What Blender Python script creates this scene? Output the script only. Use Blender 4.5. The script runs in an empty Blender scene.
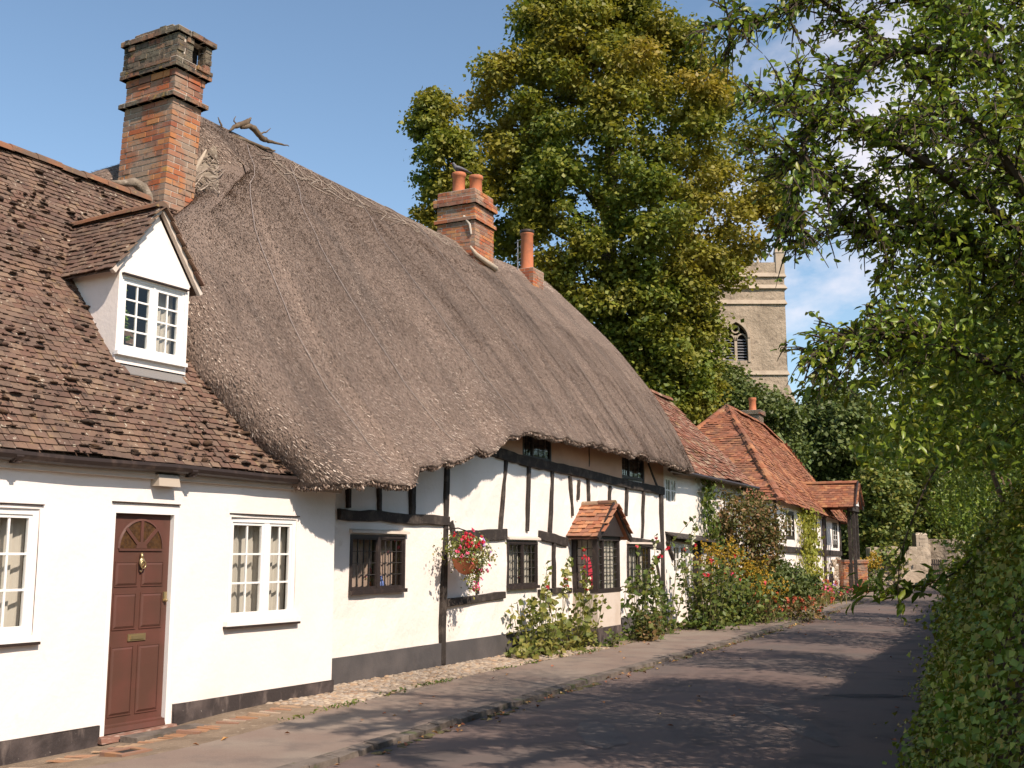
import bpy, math, random
import numpy as np
from mathutils import Vector, Matrix, noise
from math import sin, cos, radians, pi, atan, sqrt, hypot
random.seed(7); rng = np.random.default_rng(7)
S = bpy.context.scene
C = S.collection
# ------------------------------------------------------------------ camera constants
F = 1100.0; P = atan(171 / F); H = 1.6
def ray(u, v):
    x = (u - 512) / F; y = (384 - v) / F
    return Vector((x, cos(P) - y * sin(P), sin(P) + y * cos(P)))
def at_z(u, v, z=0.0):
    d = ray(u, v); t = (z - H) / d.z
    return Vector((d.x * t, d.y * t, z))
def at_depth(u, v, Y):
    d = ray(u, v); t = Y / d.y
    return Vector((d.x * t, Y, H + d.z * t))
class Frame:
    """street-side frame of a house: local x along the street, y into the house, z up"""
    def __init__(s, x, y, adeg):
        s.o = Vector((x, y, 0)); a = radians(adeg); s.a = a; s.rz = pi / 2 - a
        s.ex = Vector((sin(a), cos(a), 0)); s.ey = Vector((-cos(a), sin(a), 0))
    def w(s, x, y, z=0): return s.o + s.ex * x + s.ey * y + Vector((0, 0, z))
    def loc(s, p):
        q = p - s.o; return Vector((q.dot(s.ex), q.dot(s.ey), p.z))
    def px(s, u, v, y=0.0):
        d = ray(u, v); c = Vector((0, 0, H))
        t = (y - (c - s.o).dot(s.ey)) / d.dot(s.ey)
        q = s.loc(c + d * t); return q.x, q.z
    def pxY(s, u, v, Y): return s.loc(at_depth(u, v, Y))
FL = Frame(-3.63, 10.21, 29.65)
FT = Frame(-2.16, 13.6, 26.28)
F4 = Frame(9.85, 40.0, 25.0)
def lerp(a, b, t): return a + (b - a) * t
def interp(x, pts):
    if x <= pts[0][0]: return pts[0][1]
    for (a, b), (c, d) in zip(pts, pts[1:]):
        if x <= c: return b + (d - b) * (x - a) / (c - a)
    return pts[-1][1]
def nz(x, y=0.0, z=0.0): return noise.noise(Vector((x, y, z)))
# ------------------------------------------------------------------ object helpers
def tag(o, label=None, cat=None, group=None, kind=None):
    if label: o['label'] = label
    if cat: o['category'] = cat
    if group: o['group'] = group
    if kind: o['kind'] = kind
    return o
def empty(name, label, cat, frame=None, loc=None, rz=0.0, group=None):
    o = bpy.data.objects.new(name, None); C.objects.link(o); o.empty_display_size = .2
    if frame is not None: o.location = frame.o; o.rotation_euler = (0, 0, frame.rz)
    else: o.location = loc or (0, 0, 0); o.rotation_euler = (0, 0, rz)
    return tag(o, label, cat, group)
class MB:
    def __init__(s): s.v = []; s.f = []; s.m = []; s.cur = 0; s.smooth = False
    def add(s, vs, fs):
        b = len(s.v); s.v.extend([tuple(x) for x in vs])
        for f in fs: s.f.append(tuple(i + b for i in f)); s.m.append(s.cur)
    def quad(s, a, b, c, d): s.add([a, b, c, d], [(0, 1, 2, 3)])
    def tri(s, a, b, c): s.add([a, b, c], [(0, 1, 2)])
    def box(s, x0, x1, y0, y1, z0, z1):
        s.add([(x0,y0,z0),(x1,y0,z0),(x1,y1,z0),(x0,y1,z0),(x0,y0,z1),(x1,y0,z1),(x1,y1,z1),(x0,y1,z1)],
              [(0,3,2,1),(4,5,6,7),(0,1,5,4),(1,2,6,5),(2,3,7,6),(3,0,4,7)])
    def hexa(s, p):  # 8 points, same order as box
        s.add(p, [(0,3,2,1),(4,5,6,7),(0,1,5,4),(1,2,6,5),(2,3,7,6),(3,0,4,7)])
    def beam(s, a, b, w, d, y0=-.02, wob=.012, seg=6, seed=0):
        """old timber in the wall plane from a=(x,z) to b=(x,z), width w, front at y0-d"""
        a = Vector((a[0], 0, a[1])); b = Vector((b[0], 0, b[1])); t = (b - a).normalized(); n = Vector((t.z, 0, -t.x))
        prev = None; seed = seed or random.uniform(0, 99)
        for i in range(seg + 1):
            k = i / seg; c = a.lerp(b, k) + n * (wob * 1.6 * nz(k * 2.3 + seed, 3.1))
            h = w / 2 * (1 + .22 * nz(k * 5 + seed, 9)); dd = d * (1 + .3 * nz(k * 4, seed)); e = min(.008, h * .4)
            q = [c - n * h + Vector((0, y0 + .05, 0)), c - n * h + Vector((0, y0 - dd + e, 0)), c - n * (h - e) + Vector((0, y0 - dd, 0)),
                 c + n * (h - e) + Vector((0, y0 - dd, 0)), c + n * h + Vector((0, y0 - dd + e, 0)), c + n * h + Vector((0, y0 + .05, 0))]
            b0 = len(s.v); s.v.extend([tuple(x) for x in q])
            if prev is not None:
                for j in range(6):
                    s.f.append((prev + j, prev + (j + 1) % 6, b0 + (j + 1) % 6, b0 + j)); s.m.append(s.cur)
            else: s.f.append(tuple(b0 + j for j in range(6))); s.m.append(s.cur)
            prev = b0
        s.f.append(tuple(prev + 5 - j for j in range(6))); s.m.append(s.cur)
    def tube(s, pts, r, n=6, cap=True):
        pts = [Vector(p) for p in pts]; rs = r if isinstance(r, (list, tuple)) else [r] * len(pts)
        prev = None; up = None
        for i, p in enumerate(pts):
            d = (pts[min(i + 1, len(pts) - 1)] - pts[max(i - 1, 0)])
            if d.length < 1e-6: d = Vector((0, 0, 1))
            d.normalize()
            if up is None: up = d.orthogonal().normalized()
            up = (up - d * up.dot(d))
            up = up.normalized() if up.length > 1e-4 else d.orthogonal().normalized()
            sd = d.cross(up); b0 = len(s.v)
            for j in range(n):
                a = 2 * pi * j / n; s.v.append(tuple(p + (up * cos(a) + sd * sin(a)) * rs[i]))
            if prev is not None:
                for j in range(n):
                    s.f.append((prev + j, prev + (j + 1) % n, b0 + (j + 1) % n, b0 + j)); s.m.append(s.cur)
            elif cap: s.f.append(tuple(b0 + n - 1 - j for j in range(n))); s.m.append(s.cur)
            prev = b0
        if cap: s.f.append(tuple(prev + j for j in range(n))); s.m.append(s.cur)
    def lathe(s, prof, c=(0, 0, 0), n=16):
        s_pts = [(Vector(c) + Vector((0, 0, z)), r) for r, z in prof]; prev = None
        for p, r in s_pts:
            b0 = len(s.v)
            for j in range(n):
                a = 2 * pi * j / n; s.v.append((p.x + r * cos(a), p.y + r * sin(a), p.z))
            if prev is not None:
                for j in range(n):
                    s.f.append((prev + j, prev + (j + 1) % n, b0 + (j + 1) % n, b0 + j)); s.m.append(s.cur)
            prev = b0
    def blob(s, c, r, n=8, m=5, sc=(1, 1, 1), jit=.0):
        c = Vector(c); b0 = len(s.v); sd = random.uniform(0, 50)
        for i in range(m + 1):
            th = pi * i / m
            for j in range(n):
                a = 2 * pi * j / n; d = Vector((sin(th) * cos(a), sin(th) * sin(a), cos(th)))
                k = r * (1 + jit * nz(d.x * 1.7 + sd, d.y * 1.7, d.z * 1.7) * 2)
                s.v.append((c.x + d.x * k * sc[0], c.y + d.y * k * sc[1], c.z + d.z * k * sc[2]))
        for i in range(m):
            for j in range(n):
                s.f.append((b0 + i * n + j, b0 + (i + 1) * n + j, b0 + (i + 1) * n + (j + 1) % n, b0 + i * n + (j + 1) % n)); s.m.append(s.cur)
    def prism(s, poly, y0, y1):  # poly in x,z extruded along y
        n = len(poly); s.add([(x, y0, z) for x, z in poly] + [(x, y1, z) for x, z in poly],
              [tuple(range(n)), tuple(range(2 * n - 1, n - 1, -1))] + [(i, i + n, (i + 1) % n + n, (i + 1) % n) for i in range(n)])
    def build(s, name, mats, parent=None, smooth=False):
        me = bpy.data.meshes.new(name); me.from_pydata(s.v, [], s.f)
        for m in (mats if isinstance(mats, (list, tuple)) else [mats]): me.materials.append(m)
        if max(s.m, default=0) > 0: me.polygons.foreach_set('material_index', s.m)
        if smooth or s.smooth: me.polygons.foreach_set('use_smooth', [True] * len(me.polygons))
        me.update(); o = bpy.data.objects.new(name, me); C.objects.link(o)
        if parent is not None: o.parent = parent
        return o
def npmesh(name, V, Q, mat, parent=None, smooth=False, mi=None):
    """V (n,3), Q (m,4) quads"""
    me = bpy.data.meshes.new(name); me.vertices.add(len(V)); me.vertices.foreach_set('co', np.asarray(V, dtype=np.float32).ravel())
    k = Q.shape[1]; me.loops.add(Q.size); me.loops.foreach_set('vertex_index', Q.astype(np.int32).ravel())
    me.polygons.add(len(Q)); me.polygons.foreach_set('loop_start', np.arange(0, Q.size, k, dtype=np.int32))
    try: me.polygons.foreach_set('loop_total', np.full(len(Q), k, dtype=np.int32))
    except Exception: pass
    for m in (mat if isinstance(mat, (list, tuple)) else [mat]): me.materials.append(m)
    if mi is not None: me.polygons.foreach_set('material_index', mi.astype(np.int32))
    if smooth: me.polygons.foreach_set('use_smooth', np.ones(len(Q), dtype=bool))
    me.update(calc_edges=True); me.validate()
    o = bpy.data.objects.new(name, me); C.objects.link(o)
    if parent is not None: o.parent = parent
    return o
def unit(a): return a / np.maximum(np.linalg.norm(a, axis=1, keepdims=True), 1e-9)
def leaves(name, pts, size, mat, parent=None, nrm=None, spread=1.0, aspect=.55, droop=0.0, fold=.25, mi=None, tipdir=None, simple=False, fine=False):
    """pointed folded leaf blades at pts; nrm = preferred facing; size = length (scalar or array)"""
    pts = np.asarray(pts, dtype=np.float64); n = len(pts)
    size = np.broadcast_to(np.asarray(size, dtype=float), (n,))[:, None] * rng.uniform(.7, 1.25, (n, 1))
    N = rng.normal(size=(n, 3)) * spread
    if nrm is not None: N = N + np.asarray(nrm)
    N = unit(N); T = rng.normal(size=(n, 3)); 
    if tipdir is not None: T = T * .6 + np.asarray(tipdir) * 1.2
    T[:, 2] -= droop; T = unit(T - N * np.sum(T * N, 1, keepdims=True)); B = np.cross(N, T)
    L = size; W = size * aspect * .5; f = N * (W * fold * 2)
    base = pts - T * L * .5
    if simple:
        V = np.stack([base, base + T * L * .45 + B * W, base + T * L + f, base + T * L * .45 - B * W], 1).reshape(-1, 3)
        return npmesh(name, V, np.arange(n * 4).reshape(-1, 4), mat, parent)
    if fine:
        m1 = base + T * L * .28; m2 = base + T * L * .68; c_ = -N * L * .05
        V = np.stack([base, m1 + B * W * .86 + f * .8, m2 + B * W * .8 + f * .8 + c_, base + T * L + c_ * 3, m2 - B * W * .8 + f * .8 + c_, m1 - B * W * .86 + f * .8, m1, m2 + c_], 1).reshape(-1, 3)
        i = np.arange(n)[:, None] * 8
        Q = np.concatenate([i + np.array([[a, b, c]]) for a, b, c in ((0, 6, 1), (1, 6, 7), (1, 7, 2), (2, 7, 3), (0, 5, 6), (5, 7, 6), (5, 4, 7), (4, 3, 7))], 1).reshape(-1, 3)
        return npmesh(name, V, Q, mat, parent)
    V = np.stack([base, base + T * L * .42 + B * W + f, base + T * L, base + T * L * .42 - B * W + f, base + T * L * .45], 1).reshape(-1, 3)
    i = np.arange(n)[:, None] * 5
    Q = np.concatenate([i + np.array([[0, 4, 1]]), i + np.array([[4, 2, 1]]), i + np.array([[0, 3, 4]]), i + np.array([[3, 2, 4]])], 1).reshape(-1, 3)
    if mi is not None: mi = np.repeat(mi, 4)
    return npmesh(name, V, Q, mat, parent, mi=mi)
# ------------------------------------------------------------------ materials
def newmat(name):
    m = bpy.data.materials.new(name); m.use_nodes = True; nt = m.node_tree
    for n in list(nt.nodes): nt.nodes.remove(n)
    o = nt.nodes.new('ShaderNodeOutputMaterial'); b = nt.nodes.new('ShaderNodeBsdfPrincipled')
    nt.links.new(b.outputs[0], o.inputs[0]); return m, nt, b, o
def node(nt, t, **k):
    n = nt.nodes.new(t)
    for a, v in k.items():
        if a in n.inputs.keys() if isinstance(a, str) else False: n.inputs[a].default_value = v
        else: setattr(n, a, v)
    return n
def c4(c): return (c[0], c[1], c[2], 1)
def noise_fac(nt, co, scale, detail=4, rough=.55, dist=0, lo=.35, hi=.65, vec=(1, 1, 1)):
    mp = nt.nodes.new('ShaderNodeMapping'); mp.inputs['Scale'].default_value = vec; nt.links.new(co, mp.inputs[0])
    n = nt.nodes.new('ShaderNodeTexNoise'); n.inputs['Scale'].default_value = scale; n.inputs['Detail'].default_value = detail
    n.inputs['Roughness'].default_value = rough; n.inputs['Distortion'].default_value = dist; nt.links.new(mp.outputs[0], n.inputs['Vector'])
    r = nt.nodes.new('ShaderNodeMapRange'); r.inputs['From Min'].default_value = lo; r.inputs['From Max'].default_value = hi; r.clamp = True
    nt.links.new(n.outputs['Fac'], r.inputs['Value']); return r.outputs[0], n.outputs['Fac']
def mixc(nt, fac, a, b, mode='MIX'):
    m = nt.nodes.new('ShaderNodeMix'); m.data_type = 'RGBA'; m.blend_type = mode
    if isinstance(fac, (int, float)): m.inputs[0].default_value = fac
    else: nt.links.new(fac, m.inputs[0])
    for i, c in ((6, a), (7, b)):
        if isinstance(c, tuple): m.inputs[i].default_value = c4(c)
        else: nt.links.new(c, m.inputs[i])
    return m.outputs[2]
def pm(name, c1, layers=(), island=None, rough=.8, bump=0.0, bscale=30, bdist=.01, spec=.3, vec=(1, 1, 1), transl=0, bdetail=5):
    """principled material: base colour c1, layers = (colour, scale, lo, hi, amount[, vec]) of noise patches, island = list of colours by Random Per Island"""
    m, nt, b, o = newmat(name); tc = nt.nodes.new('ShaderNodeTexCoord'); co = tc.outputs['Object']
    col = c1
    if island:
        g = nt.nodes.new('ShaderNodeNewGeometry'); r = nt.nodes.new('ShaderNodeValToRGB'); r.color_ramp.interpolation = 'CONSTANT' if len(island) > 3 else 'LINEAR'
        el = r.color_ramp.elements; cols = [c1] + list(island); el[0].color = c4(cols[0]); el[1].position = 1 / len(cols); el[1].color = c4(cols[1])
        if len(cols) == 2: el[1].position = 1
        for i, c in enumerate(cols[2:]): e = el.new((i + 2) / len(cols)); e.color = c4(c)
        nt.links.new(g.outputs['Random Per Island'], r.inputs[0]); col = r.outputs[0]
    for L in layers:
        v = L[5] if len(L) > 5 else vec
        f, _ = noise_fac(nt, co, L[1], lo=L[2], hi=L[3], vec=v)
        mm = nt.nodes.new('ShaderNodeMath'); mm.operation = 'MULTIPLY'; mm.inputs[1].default_value = L[4]; nt.links.new(f, mm.inputs[0])
        col = mixc(nt, mm.outputs[0], col, L[0])
    if isinstance(col, tuple): b.inputs['Base Color'].default_value = c4(col)
    else: nt.links.new(col, b.inputs['Base Color'])
    b.inputs['Roughness'].default_value = rough; b.inputs['Specular IOR Level'].default_value = spec
    if bump:
        _, raw = noise_fac(nt, co, bscale, detail=bdetail, rough=.65, vec=vec); bp = nt.nodes.new('ShaderNodeBump')
        bp.inputs['Strength'].default_value = bump; bp.inputs['Distance'].default_value = bdist; nt.links.new(raw, bp.inputs['Height']); nt.links.new(bp.outputs[0], b.inputs['Normal'])
    if transl:
        t = nt.nodes.new('ShaderNodeBsdfTranslucent'); mx = nt.nodes.new('ShaderNodeMixShader'); mx.inputs[0].default_value = transl
        if isinstance(col, tuple): t.inputs[0].default_value = c4(col)
        else:
            br = mixc(nt, 1.0, col, (1.0, 1.0, .55), 'MULTIPLY'); nt.links.new(br, t.inputs[0])
        nt.links.new(b.outputs[0], mx.inputs[1]); nt.links.new(t.outputs[0], mx.inputs[2]); nt.links.new(mx.outputs[0], o.inputs[0])
    return m
M = {}
M['white'] = pm('white_render', (.84, .765, .70), [((.66, .62, .55), 1.3, .5, .75, .35), ((.62, .56, .48), 6, .62, .8, .35)], bump=.35, bscale=18, bdist=.012, rough=.9)
M['limewash'] = pm('cream_limewash', (.80, .745, .685), [((.72, .64, .56), 1.1, .45, .7, .5), ((.60, .50, .38), 5, .62, .78, .4)], bump=.6, bscale=9, bdist=.02, rough=.92)
M['ochre'] = pm('tan_upper_plaster', (.58, .36, .24), [((.46, .28, .19), 1.5, .42, .66, .6)], bump=.4, bscale=12, bdist=.01)
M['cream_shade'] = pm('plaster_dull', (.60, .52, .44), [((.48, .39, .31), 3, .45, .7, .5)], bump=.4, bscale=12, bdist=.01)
M['paint'] = pm('white_paint', (.82, .80, .76), [((.6, .57, .5), 7, .6, .8, .3)], rough=.45, spec=.5)
M['plinth'] = pm('black_plinth_paint', (.045, .036, .034), [((.14, .11, .10), 3, .45, .7, .7), ((.40, .36, .32), 30, .68, .74, .6), ((.20, .16, .14), 9, .55, .7, .6, (1, 1, .35))], bump=.6, bscale=25, bdist=.012, rough=.75)
M['plinth_grey'] = pm('grey_plinth_paint', (.075, .07, .07), [((.13, .115, .11), 2.2, .4, .7, .6)], bump=.4, bscale=20, bdist=.01, rough=.7)
M['timber'] = pm('black_timber', (.035, .028, .024), [((.13, .105, .085), 6, .5, .75, .7, (1, 1, 1)), ((.22, .19, .16), 25, .62, .8, .5)], bump=.7, bscale=40, bdist=.012, rough=.8)
M['frame_dark'] = pm('dark_frame_paint', (.03, .022, .02), [((.10, .07, .055), 12, .55, .8, .6)], rough=.5, spec=.4)
M['lead'] = pm('lead_came', (.05, .046, .044), rough=.6)
M['leadflash'] = pm('lead_flashing', (0.198, 0.186, 0.174), [((.2, .18, .16), 8, .5, .7, .5)], rough=.7, bump=.2)
M['door'] = pm('maroon_door_paint', (0.094, 0.044, 0.031), [((.145, .052, .04), 3, .4, .7, .6)], rough=.5, spec=.35, bump=.08, bscale=60, bdist=.003)
M['brass'] = pm('brass', (.55, .42, .22), rough=.35); M['brass'].node_tree.nodes['Principled BSDF'].inputs['Metallic'].default_value = .8
M['oakstep'] = pm('worn_red_wood', (.20, .10, .07), [((.42, .33, .27), 9, .5, .7, .8, (1, 6, 6))], bump=.5, bscale=30)
M['tile'] = pm('old_clay_tile', (.155, .102, .072), island=[(.17, .112, .08), (.145, .086, .062), (.19, .118, .08), (.165, .102, .074), (.172, .105, .072), (.21, .14, .095), (.15, .085, .06)],
               layers=[((.075, .05, .04), 2.3, .45, .62, .55), ((.05, .035, .028), 14, .58, .68, .8), ((.44, .38, .29), 17, .64, .69, .85), ((.27, .18, .085), 8, .60, .70, .4)], bump=.5, bscale=60, bdist=.006, rough=.93)
M['ridge'] = pm('ridge_tile', (.23, .105, .055), [((.12, .085, .06), 3, .42, .58, .85), ((.40, .26, .10), 12, .6, .7, .6)], bump=.5, bscale=40, rough=.9)
M['moss'] = pm('roof_moss', (.055, .030, .022), island=[(.085, .05, .03), (.045, .03, .022)], bump=.8, bscale=60, rough=1)
M['worn'] = pm('worn_light_tarmac', (.14, .118, .105), [((.10, .085, .078), 2, .4, .62, .8), ((.19, .165, .15), 90, .62, .72, .5)], bump=.5, bscale=130, bdist=.008, rough=.9)
M['otile'] = pm('orange_clay_tile', (0.304, 0.115, 0.055), island=[(0.258, 0.095, 0.050), (0.350, 0.150, 0.070), (0.230, 0.090, 0.050), (0.313, 0.130, 0.075), (0.202, 0.085, 0.050), (0.386, 0.180, 0.085), (0.276, 0.105, 0.055)],
               layers=[((.17, .09, .055), 1.1, .48, .66, .7), ((.45, .38, .26), 12, .66, .71, .6)], bump=.3, bscale=40, rough=.9)
M['ptile'] = pm('porch_clay_tile', (.40, .17, .085), island=[(.34, .13, .07), (.48, .23, .12), (.36, .17, .10), (.44, .19, .09), (.30, .14, .09)], layers=[((.22, .15, .10), 9, .5, .68, .6)], bump=.4, bscale=40, rough=.9)
M['btile'] = pm('brown_clay_tile', (.22, .095, .06), island=[(.18, .08, .05), (.26, .12, .075), (.20, .10, .065), (.15, .075, .05), (.24, .10, .06), (.30, .2, .13)],
               layers=[((.42, .36, .26), 7, .6, .68, .75), ((.28, .2, .07), 3, .58, .7, .5)], bump=.3, bscale=40, rough=.9)
M['brick'] = pm('weathered_brick', (0.336, 0.115, 0.054), island=[(0.426, 0.170, 0.068), (0.280, 0.095, 0.054), (0.448, 0.200, 0.081), (0.224, 0.110, 0.072), (0.370, 0.130, 0.059), (0.302, 0.150, 0.090), (0.381, 0.110, 0.045)],
               layers=[((.30, .23, .17), 2.2, .46, .60, .8), ((.10, .08, .065), 11, .6, .72, .75), ((.45, .26, .06), 5, .64, .72, .6)], bump=.6, bscale=60, bdist=.008, rough=.95)
M['brickrot'] = pm('lichened_brick', (.20, .12, .08), island=[(.25, .11, .07), (.15, .11, .08), (.28, .15, .09), (.13, .095, .07)],
               layers=[((.16, .14, .10), 4, .42, .58, .9), ((.06, .05, .04), 14, .52, .64, .9), ((.40, .26, .07), 6, .62, .7, .6)], bump=1, bscale=45, bdist=.02, rough=1)
M['mortar'] = pm('lime_mortar', (.55, .48, .40), [((.22, .19, .15), 8, .45, .65, .6)], bump=.6, bscale=50, rough=1)
M['flaunch'] = pm('lime_flaunching', (0.442, 0.365, 0.278), [((.30, .24, .18), 4, .45, .65, .6)], bump=.5, bscale=20, bdist=.03, rough=1)
M['apron'] = pm('weathered_mortar', (.27, .22, .165), [((.15, .12, .09), 5, .42, .6, .8), ((.40, .34, .27), 14, .58, .68, .6)], bump=1, bscale=25, bdist=.03, rough=1)
M['pot'] = pm('terracotta', (.50, .17, .08), [((.28, .12, .07), 6, .5, .7, .6)], rough=.8, bump=.2)
M['thatch'] = pm('thatch_mass', (0.274, 0.201, 0.156), [((.13, .094, .073), .8, .4, .65, .6), ((.36, .28, .22), 42, .57, .68, .8, (1, .5, .5)), ((.05, .036, .028), 50, .55, .66, .9, (1, .5, .5)), ((.115, .09, .075), 2.2, .5, .66, .6, (1, .12, .12))],
               bump=1.0, bscale=45, bdist=.05, rough=1, vec=(1, .6, .6))
M['straw'] = pm('weathered_straw', (0.294, 0.215, 0.164), island=[(0.383, 0.281, 0.217), (0.176, 0.125, 0.097), (0.501, 0.388, 0.301), (0.317, 0.237, 0.186), (0.124, 0.088, 0.068), (0.736, 0.614, 0.499), (0.266, 0.192, 0.151), (0.221, 0.160, 0.125)], layers=[((.14, .105, .088), .9, .42, .62, .45)], rough=.95, spec=.2)
M['spar'] = pm('hazel_spar', (.27, .21, .16), island=[(.17, .13, .10), (.36, .29, .23)], rough=.9)
M['wire'] = pm('netting_wire', (.30, .25, .22), rough=.6)
M['aerial'] = pm('aerial_metal', (.20, .20, .21), rough=.4)
M['cable'] = pm('black_cable', (.02, .02, .02), rough=.5)
M['gutter'] = pm('brown_gutter', (.035, .024, .020), [((.12, .08, .06), 9, .55, .75, .5)], rough=.5)
M['dark'] = pm('dark_interior', (.022, .018, .016), rough=1)
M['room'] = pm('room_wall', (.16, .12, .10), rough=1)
M['asphalt'] = pm('asphalt', (0.159, 0.114, 0.096), [((.125, .105, .092), .5, .42, .62, .8), ((.055, .049, .047), 1.4, .52, .66, .6), ((.15, .13, .12), 95, .60, .72, .55), ((.028, .026, .028), 120, .6, .7, .6)], bump=.55, bscale=150, bdist=.008, rough=.86)
M['patch'] = pm('old_tarmac_patch', (0.060, 0.052, 0.051), [((.07, .063, .06), 3, .45, .62, .7), ((.12, .11, .10), 90, .62, .72, .5)], bump=.5, bscale=130, bdist=.008, rough=.9)
M['pavement'] = pm('worn_tarmac_pavement', (0.213, 0.158, 0.125), [((.26, .215, .17), .9, .42, .62, .7), ((.12, .10, .088), 2.5, .5, .66, .5), ((.34, .29, .24), 75, .6, .72, .5), ((.07, .058, .05), 90, .62, .7, .6)], bump=.4, bscale=110, bdist=.008, rough=.92)
M['kerb'] = pm('kerb_stone', (.17, .14, .115), [((.08, .066, .055), 4, .42, .6, .85), ((.07, .09, .03), 3, .58, .66, .8)], bump=.7, bscale=25, bdist=.02, rough=.95)
M['cobble'] = pm('cobble', (.34, .27, .20), island=[(.42, .34, .25), (.27, .205, .15), (.37, .26, .17), (.30, .25, .20), (.36, .30, .24)], layers=[((.15, .11, .08), 8, .5, .7, .5)], bump=.5, bscale=40, rough=.95)
M['edgebrick'] = pm('edging_brick', (0.323, 0.180, 0.105), island=[(0.357, 0.237, 0.147), (0.255, 0.142, 0.095), (0.374, 0.285, 0.210), (0.306, 0.162, 0.084)], layers=[((.2, .15, .11), 9, .5, .7, .6)], bump=.5, bscale=40, rough=.95)
M['dirt'] = pm('dry_earth', (.24, .18, .125), [((.15, .11, .075), 2.5, .42, .62, .7), ((.36, .29, .21), 14, .58, .7, .6)], bump=.9, bscale=18, bdist=.03, rough=1)
M['soil'] = pm('dark_soil', (.06, .043, .03), [((.10, .07, .045), 3, .4, .7, .7)], bump=.9, bscale=12, bdist=.05, rough=1)
M['grass'] = pm('field_grass', (.06, .085, .025), [((.10, .10, .04), .3, .4, .7, .6)], bump=.5, bscale=8, rough=1)
M['stone'] = pm('rubble_stone', (.40, .32, .235), [((.27, .215, .155), .7, .42, .62, .7), ((.18, .14, .105), 2.2, .54, .68, .7), ((.48, .40, .30), 6, .55, .7, .6)], bump=.9, bscale=3, bdist=.12, rough=1)
M['ashlar'] = pm('dressed_stone', (.44, .36, .27), [((.30, .24, .18), 2, .45, .65, .6)], bump=.4, bscale=8, rough=1)
M['bark'] = pm('bark', (.085, .062, .045), [((.15, .12, .09), 9, .45, .65, .6, (1, 1, .3))], bump=1, bscale=14, bdist=.04, rough=1)
M['foretwig'] = pm('dark_twig_bark', (.055, .040, .026), rough=.9)
M['twig'] = pm('twig_bark', (.11, .075, .045), [((.20, .16, .11), 9, .45, .65, .6)], rough=.9)
M['stem'] = pm('green_stem', (.13, .14, .055), [((.22, .17, .09), 3, .4, .6, .6)], rough=.8)
M['curtain'] = pm('net_curtain', (0.792, 0.720, 0.636), rough=.9, transl=.25)
M['curtain_pink'] = pm('pinkish_curtain', (.58, .43, .36), rough=.9, transl=.2)
M['pink'] = pm('pink_fabric', (.62, .045, .085), rough=.8)
M['leaf_litter'] = pm('leaf_litter', (.30, .13, .05), island=[(.42, .22, .08), (.20, .09, .04), (.5, .32, .12), (.33, .12, .06)], rough=.9)
def leafmat(name, base, isl, patch=None, rough=.5, tr=.3):
    return pm(name, base, island=isl, layers=patch or [], rough=rough, transl=tr, spec=.35)
M['lime'] = leafmat('lime_tree_leaf', (.17, .215, .032), [(.22, .26, .036), (.125, .175, .03), (.26, .27, .04), (.18, .215, .034), (.11, .155, .028)], [((.46, .30, .045), .13, .46, .64, .62), ((.34, .28, .045), .6, .50, .64, .5)], tr=.38)
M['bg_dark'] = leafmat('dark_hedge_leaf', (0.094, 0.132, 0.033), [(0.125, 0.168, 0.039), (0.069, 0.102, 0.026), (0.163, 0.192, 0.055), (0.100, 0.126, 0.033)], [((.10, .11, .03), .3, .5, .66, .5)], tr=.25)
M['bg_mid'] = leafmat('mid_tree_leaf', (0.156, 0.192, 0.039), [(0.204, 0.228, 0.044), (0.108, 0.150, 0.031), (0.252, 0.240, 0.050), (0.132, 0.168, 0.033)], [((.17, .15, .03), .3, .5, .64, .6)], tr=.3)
M['fore'] = leafmat('overhanging_leaf', (0.156, 0.230, 0.026), [(0.208, 0.281, 0.034), (0.115, 0.181, 0.024), (0.271, 0.330, 0.040), (0.167, 0.230, 0.026), (0.208, 0.220, 0.024)], [((.09, .10, .02), .8, .55, .66, .5)], rough=.38, tr=.32)
M['shrub'] = leafmat('shrub_leaf', (0.146, 0.214, 0.025), [(0.194, 0.278, 0.030), (0.110, 0.168, 0.022), (0.242, 0.301, 0.036), (0.158, 0.208, 0.025)], [((.08, .085, .02), .9, .52, .66, .6)], rough=.45, tr=.28)
M['ivy'] = leafmat('ivy_leaf', (0.194, 0.259, 0.037), [(0.250, 0.314, 0.045), (0.136, 0.202, 0.029), (0.317, 0.371, 0.059), (0.181, 0.246, 0.033), (0.272, 0.246, 0.040)], [((.12, .10, .03), 1.1, .58, .68, .6)], rough=.4, tr=.2)
M['nettle'] = leafmat('nettle_leaf', (0.203, 0.324, 0.040), [(0.263, 0.385, 0.053), (0.162, 0.263, 0.033)], tr=.3)
M['holly'] = leafmat('hollyhock_leaf', (0.169, 0.194, 0.044), [(0.247, 0.250, 0.055), (0.130, 0.163, 0.033), (0.312, 0.300, 0.077), (0.156, 0.188, 0.044)], [((.30, .22, .07), 3, .56, .68, .7)], tr=.35)
M['greenplant'] = leafmat('garden_leaf', (0.078, 0.124, 0.024), [(0.117, 0.163, 0.033), (0.058, 0.098, 0.020), (0.156, 0.182, 0.033)], [((.17, .13, .04), 2, .57, .68, .6)], tr=.3)
M['autumn'] = leafmat('turning_leaf', (.16, .12, .04), [(.24, .15, .06), (.12, .12, .03), (.30, .17, .08), (.10, .10, .025), (.08, .09, .02)], tr=.3)
M['strap'] = leafmat('strap_leaf', (.22, .22, .06), [(.28, .24, .08), (.15, .17, .04), (.32, .24, .10)], tr=.3)
M['creeper'] = leafmat('golden_creeper_leaf', (.25, .27, .035), [(.32, .33, .05), (.17, .20, .03), (.36, .33, .06)], tr=.35)
M['yellow'] = leafmat('goldenrod_flower', (0.400, 0.257, 0.018), [(0.496, 0.328, 0.027), (0.320, 0.218, 0.018), (0.448, 0.281, 0.027)], tr=.25)
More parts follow.
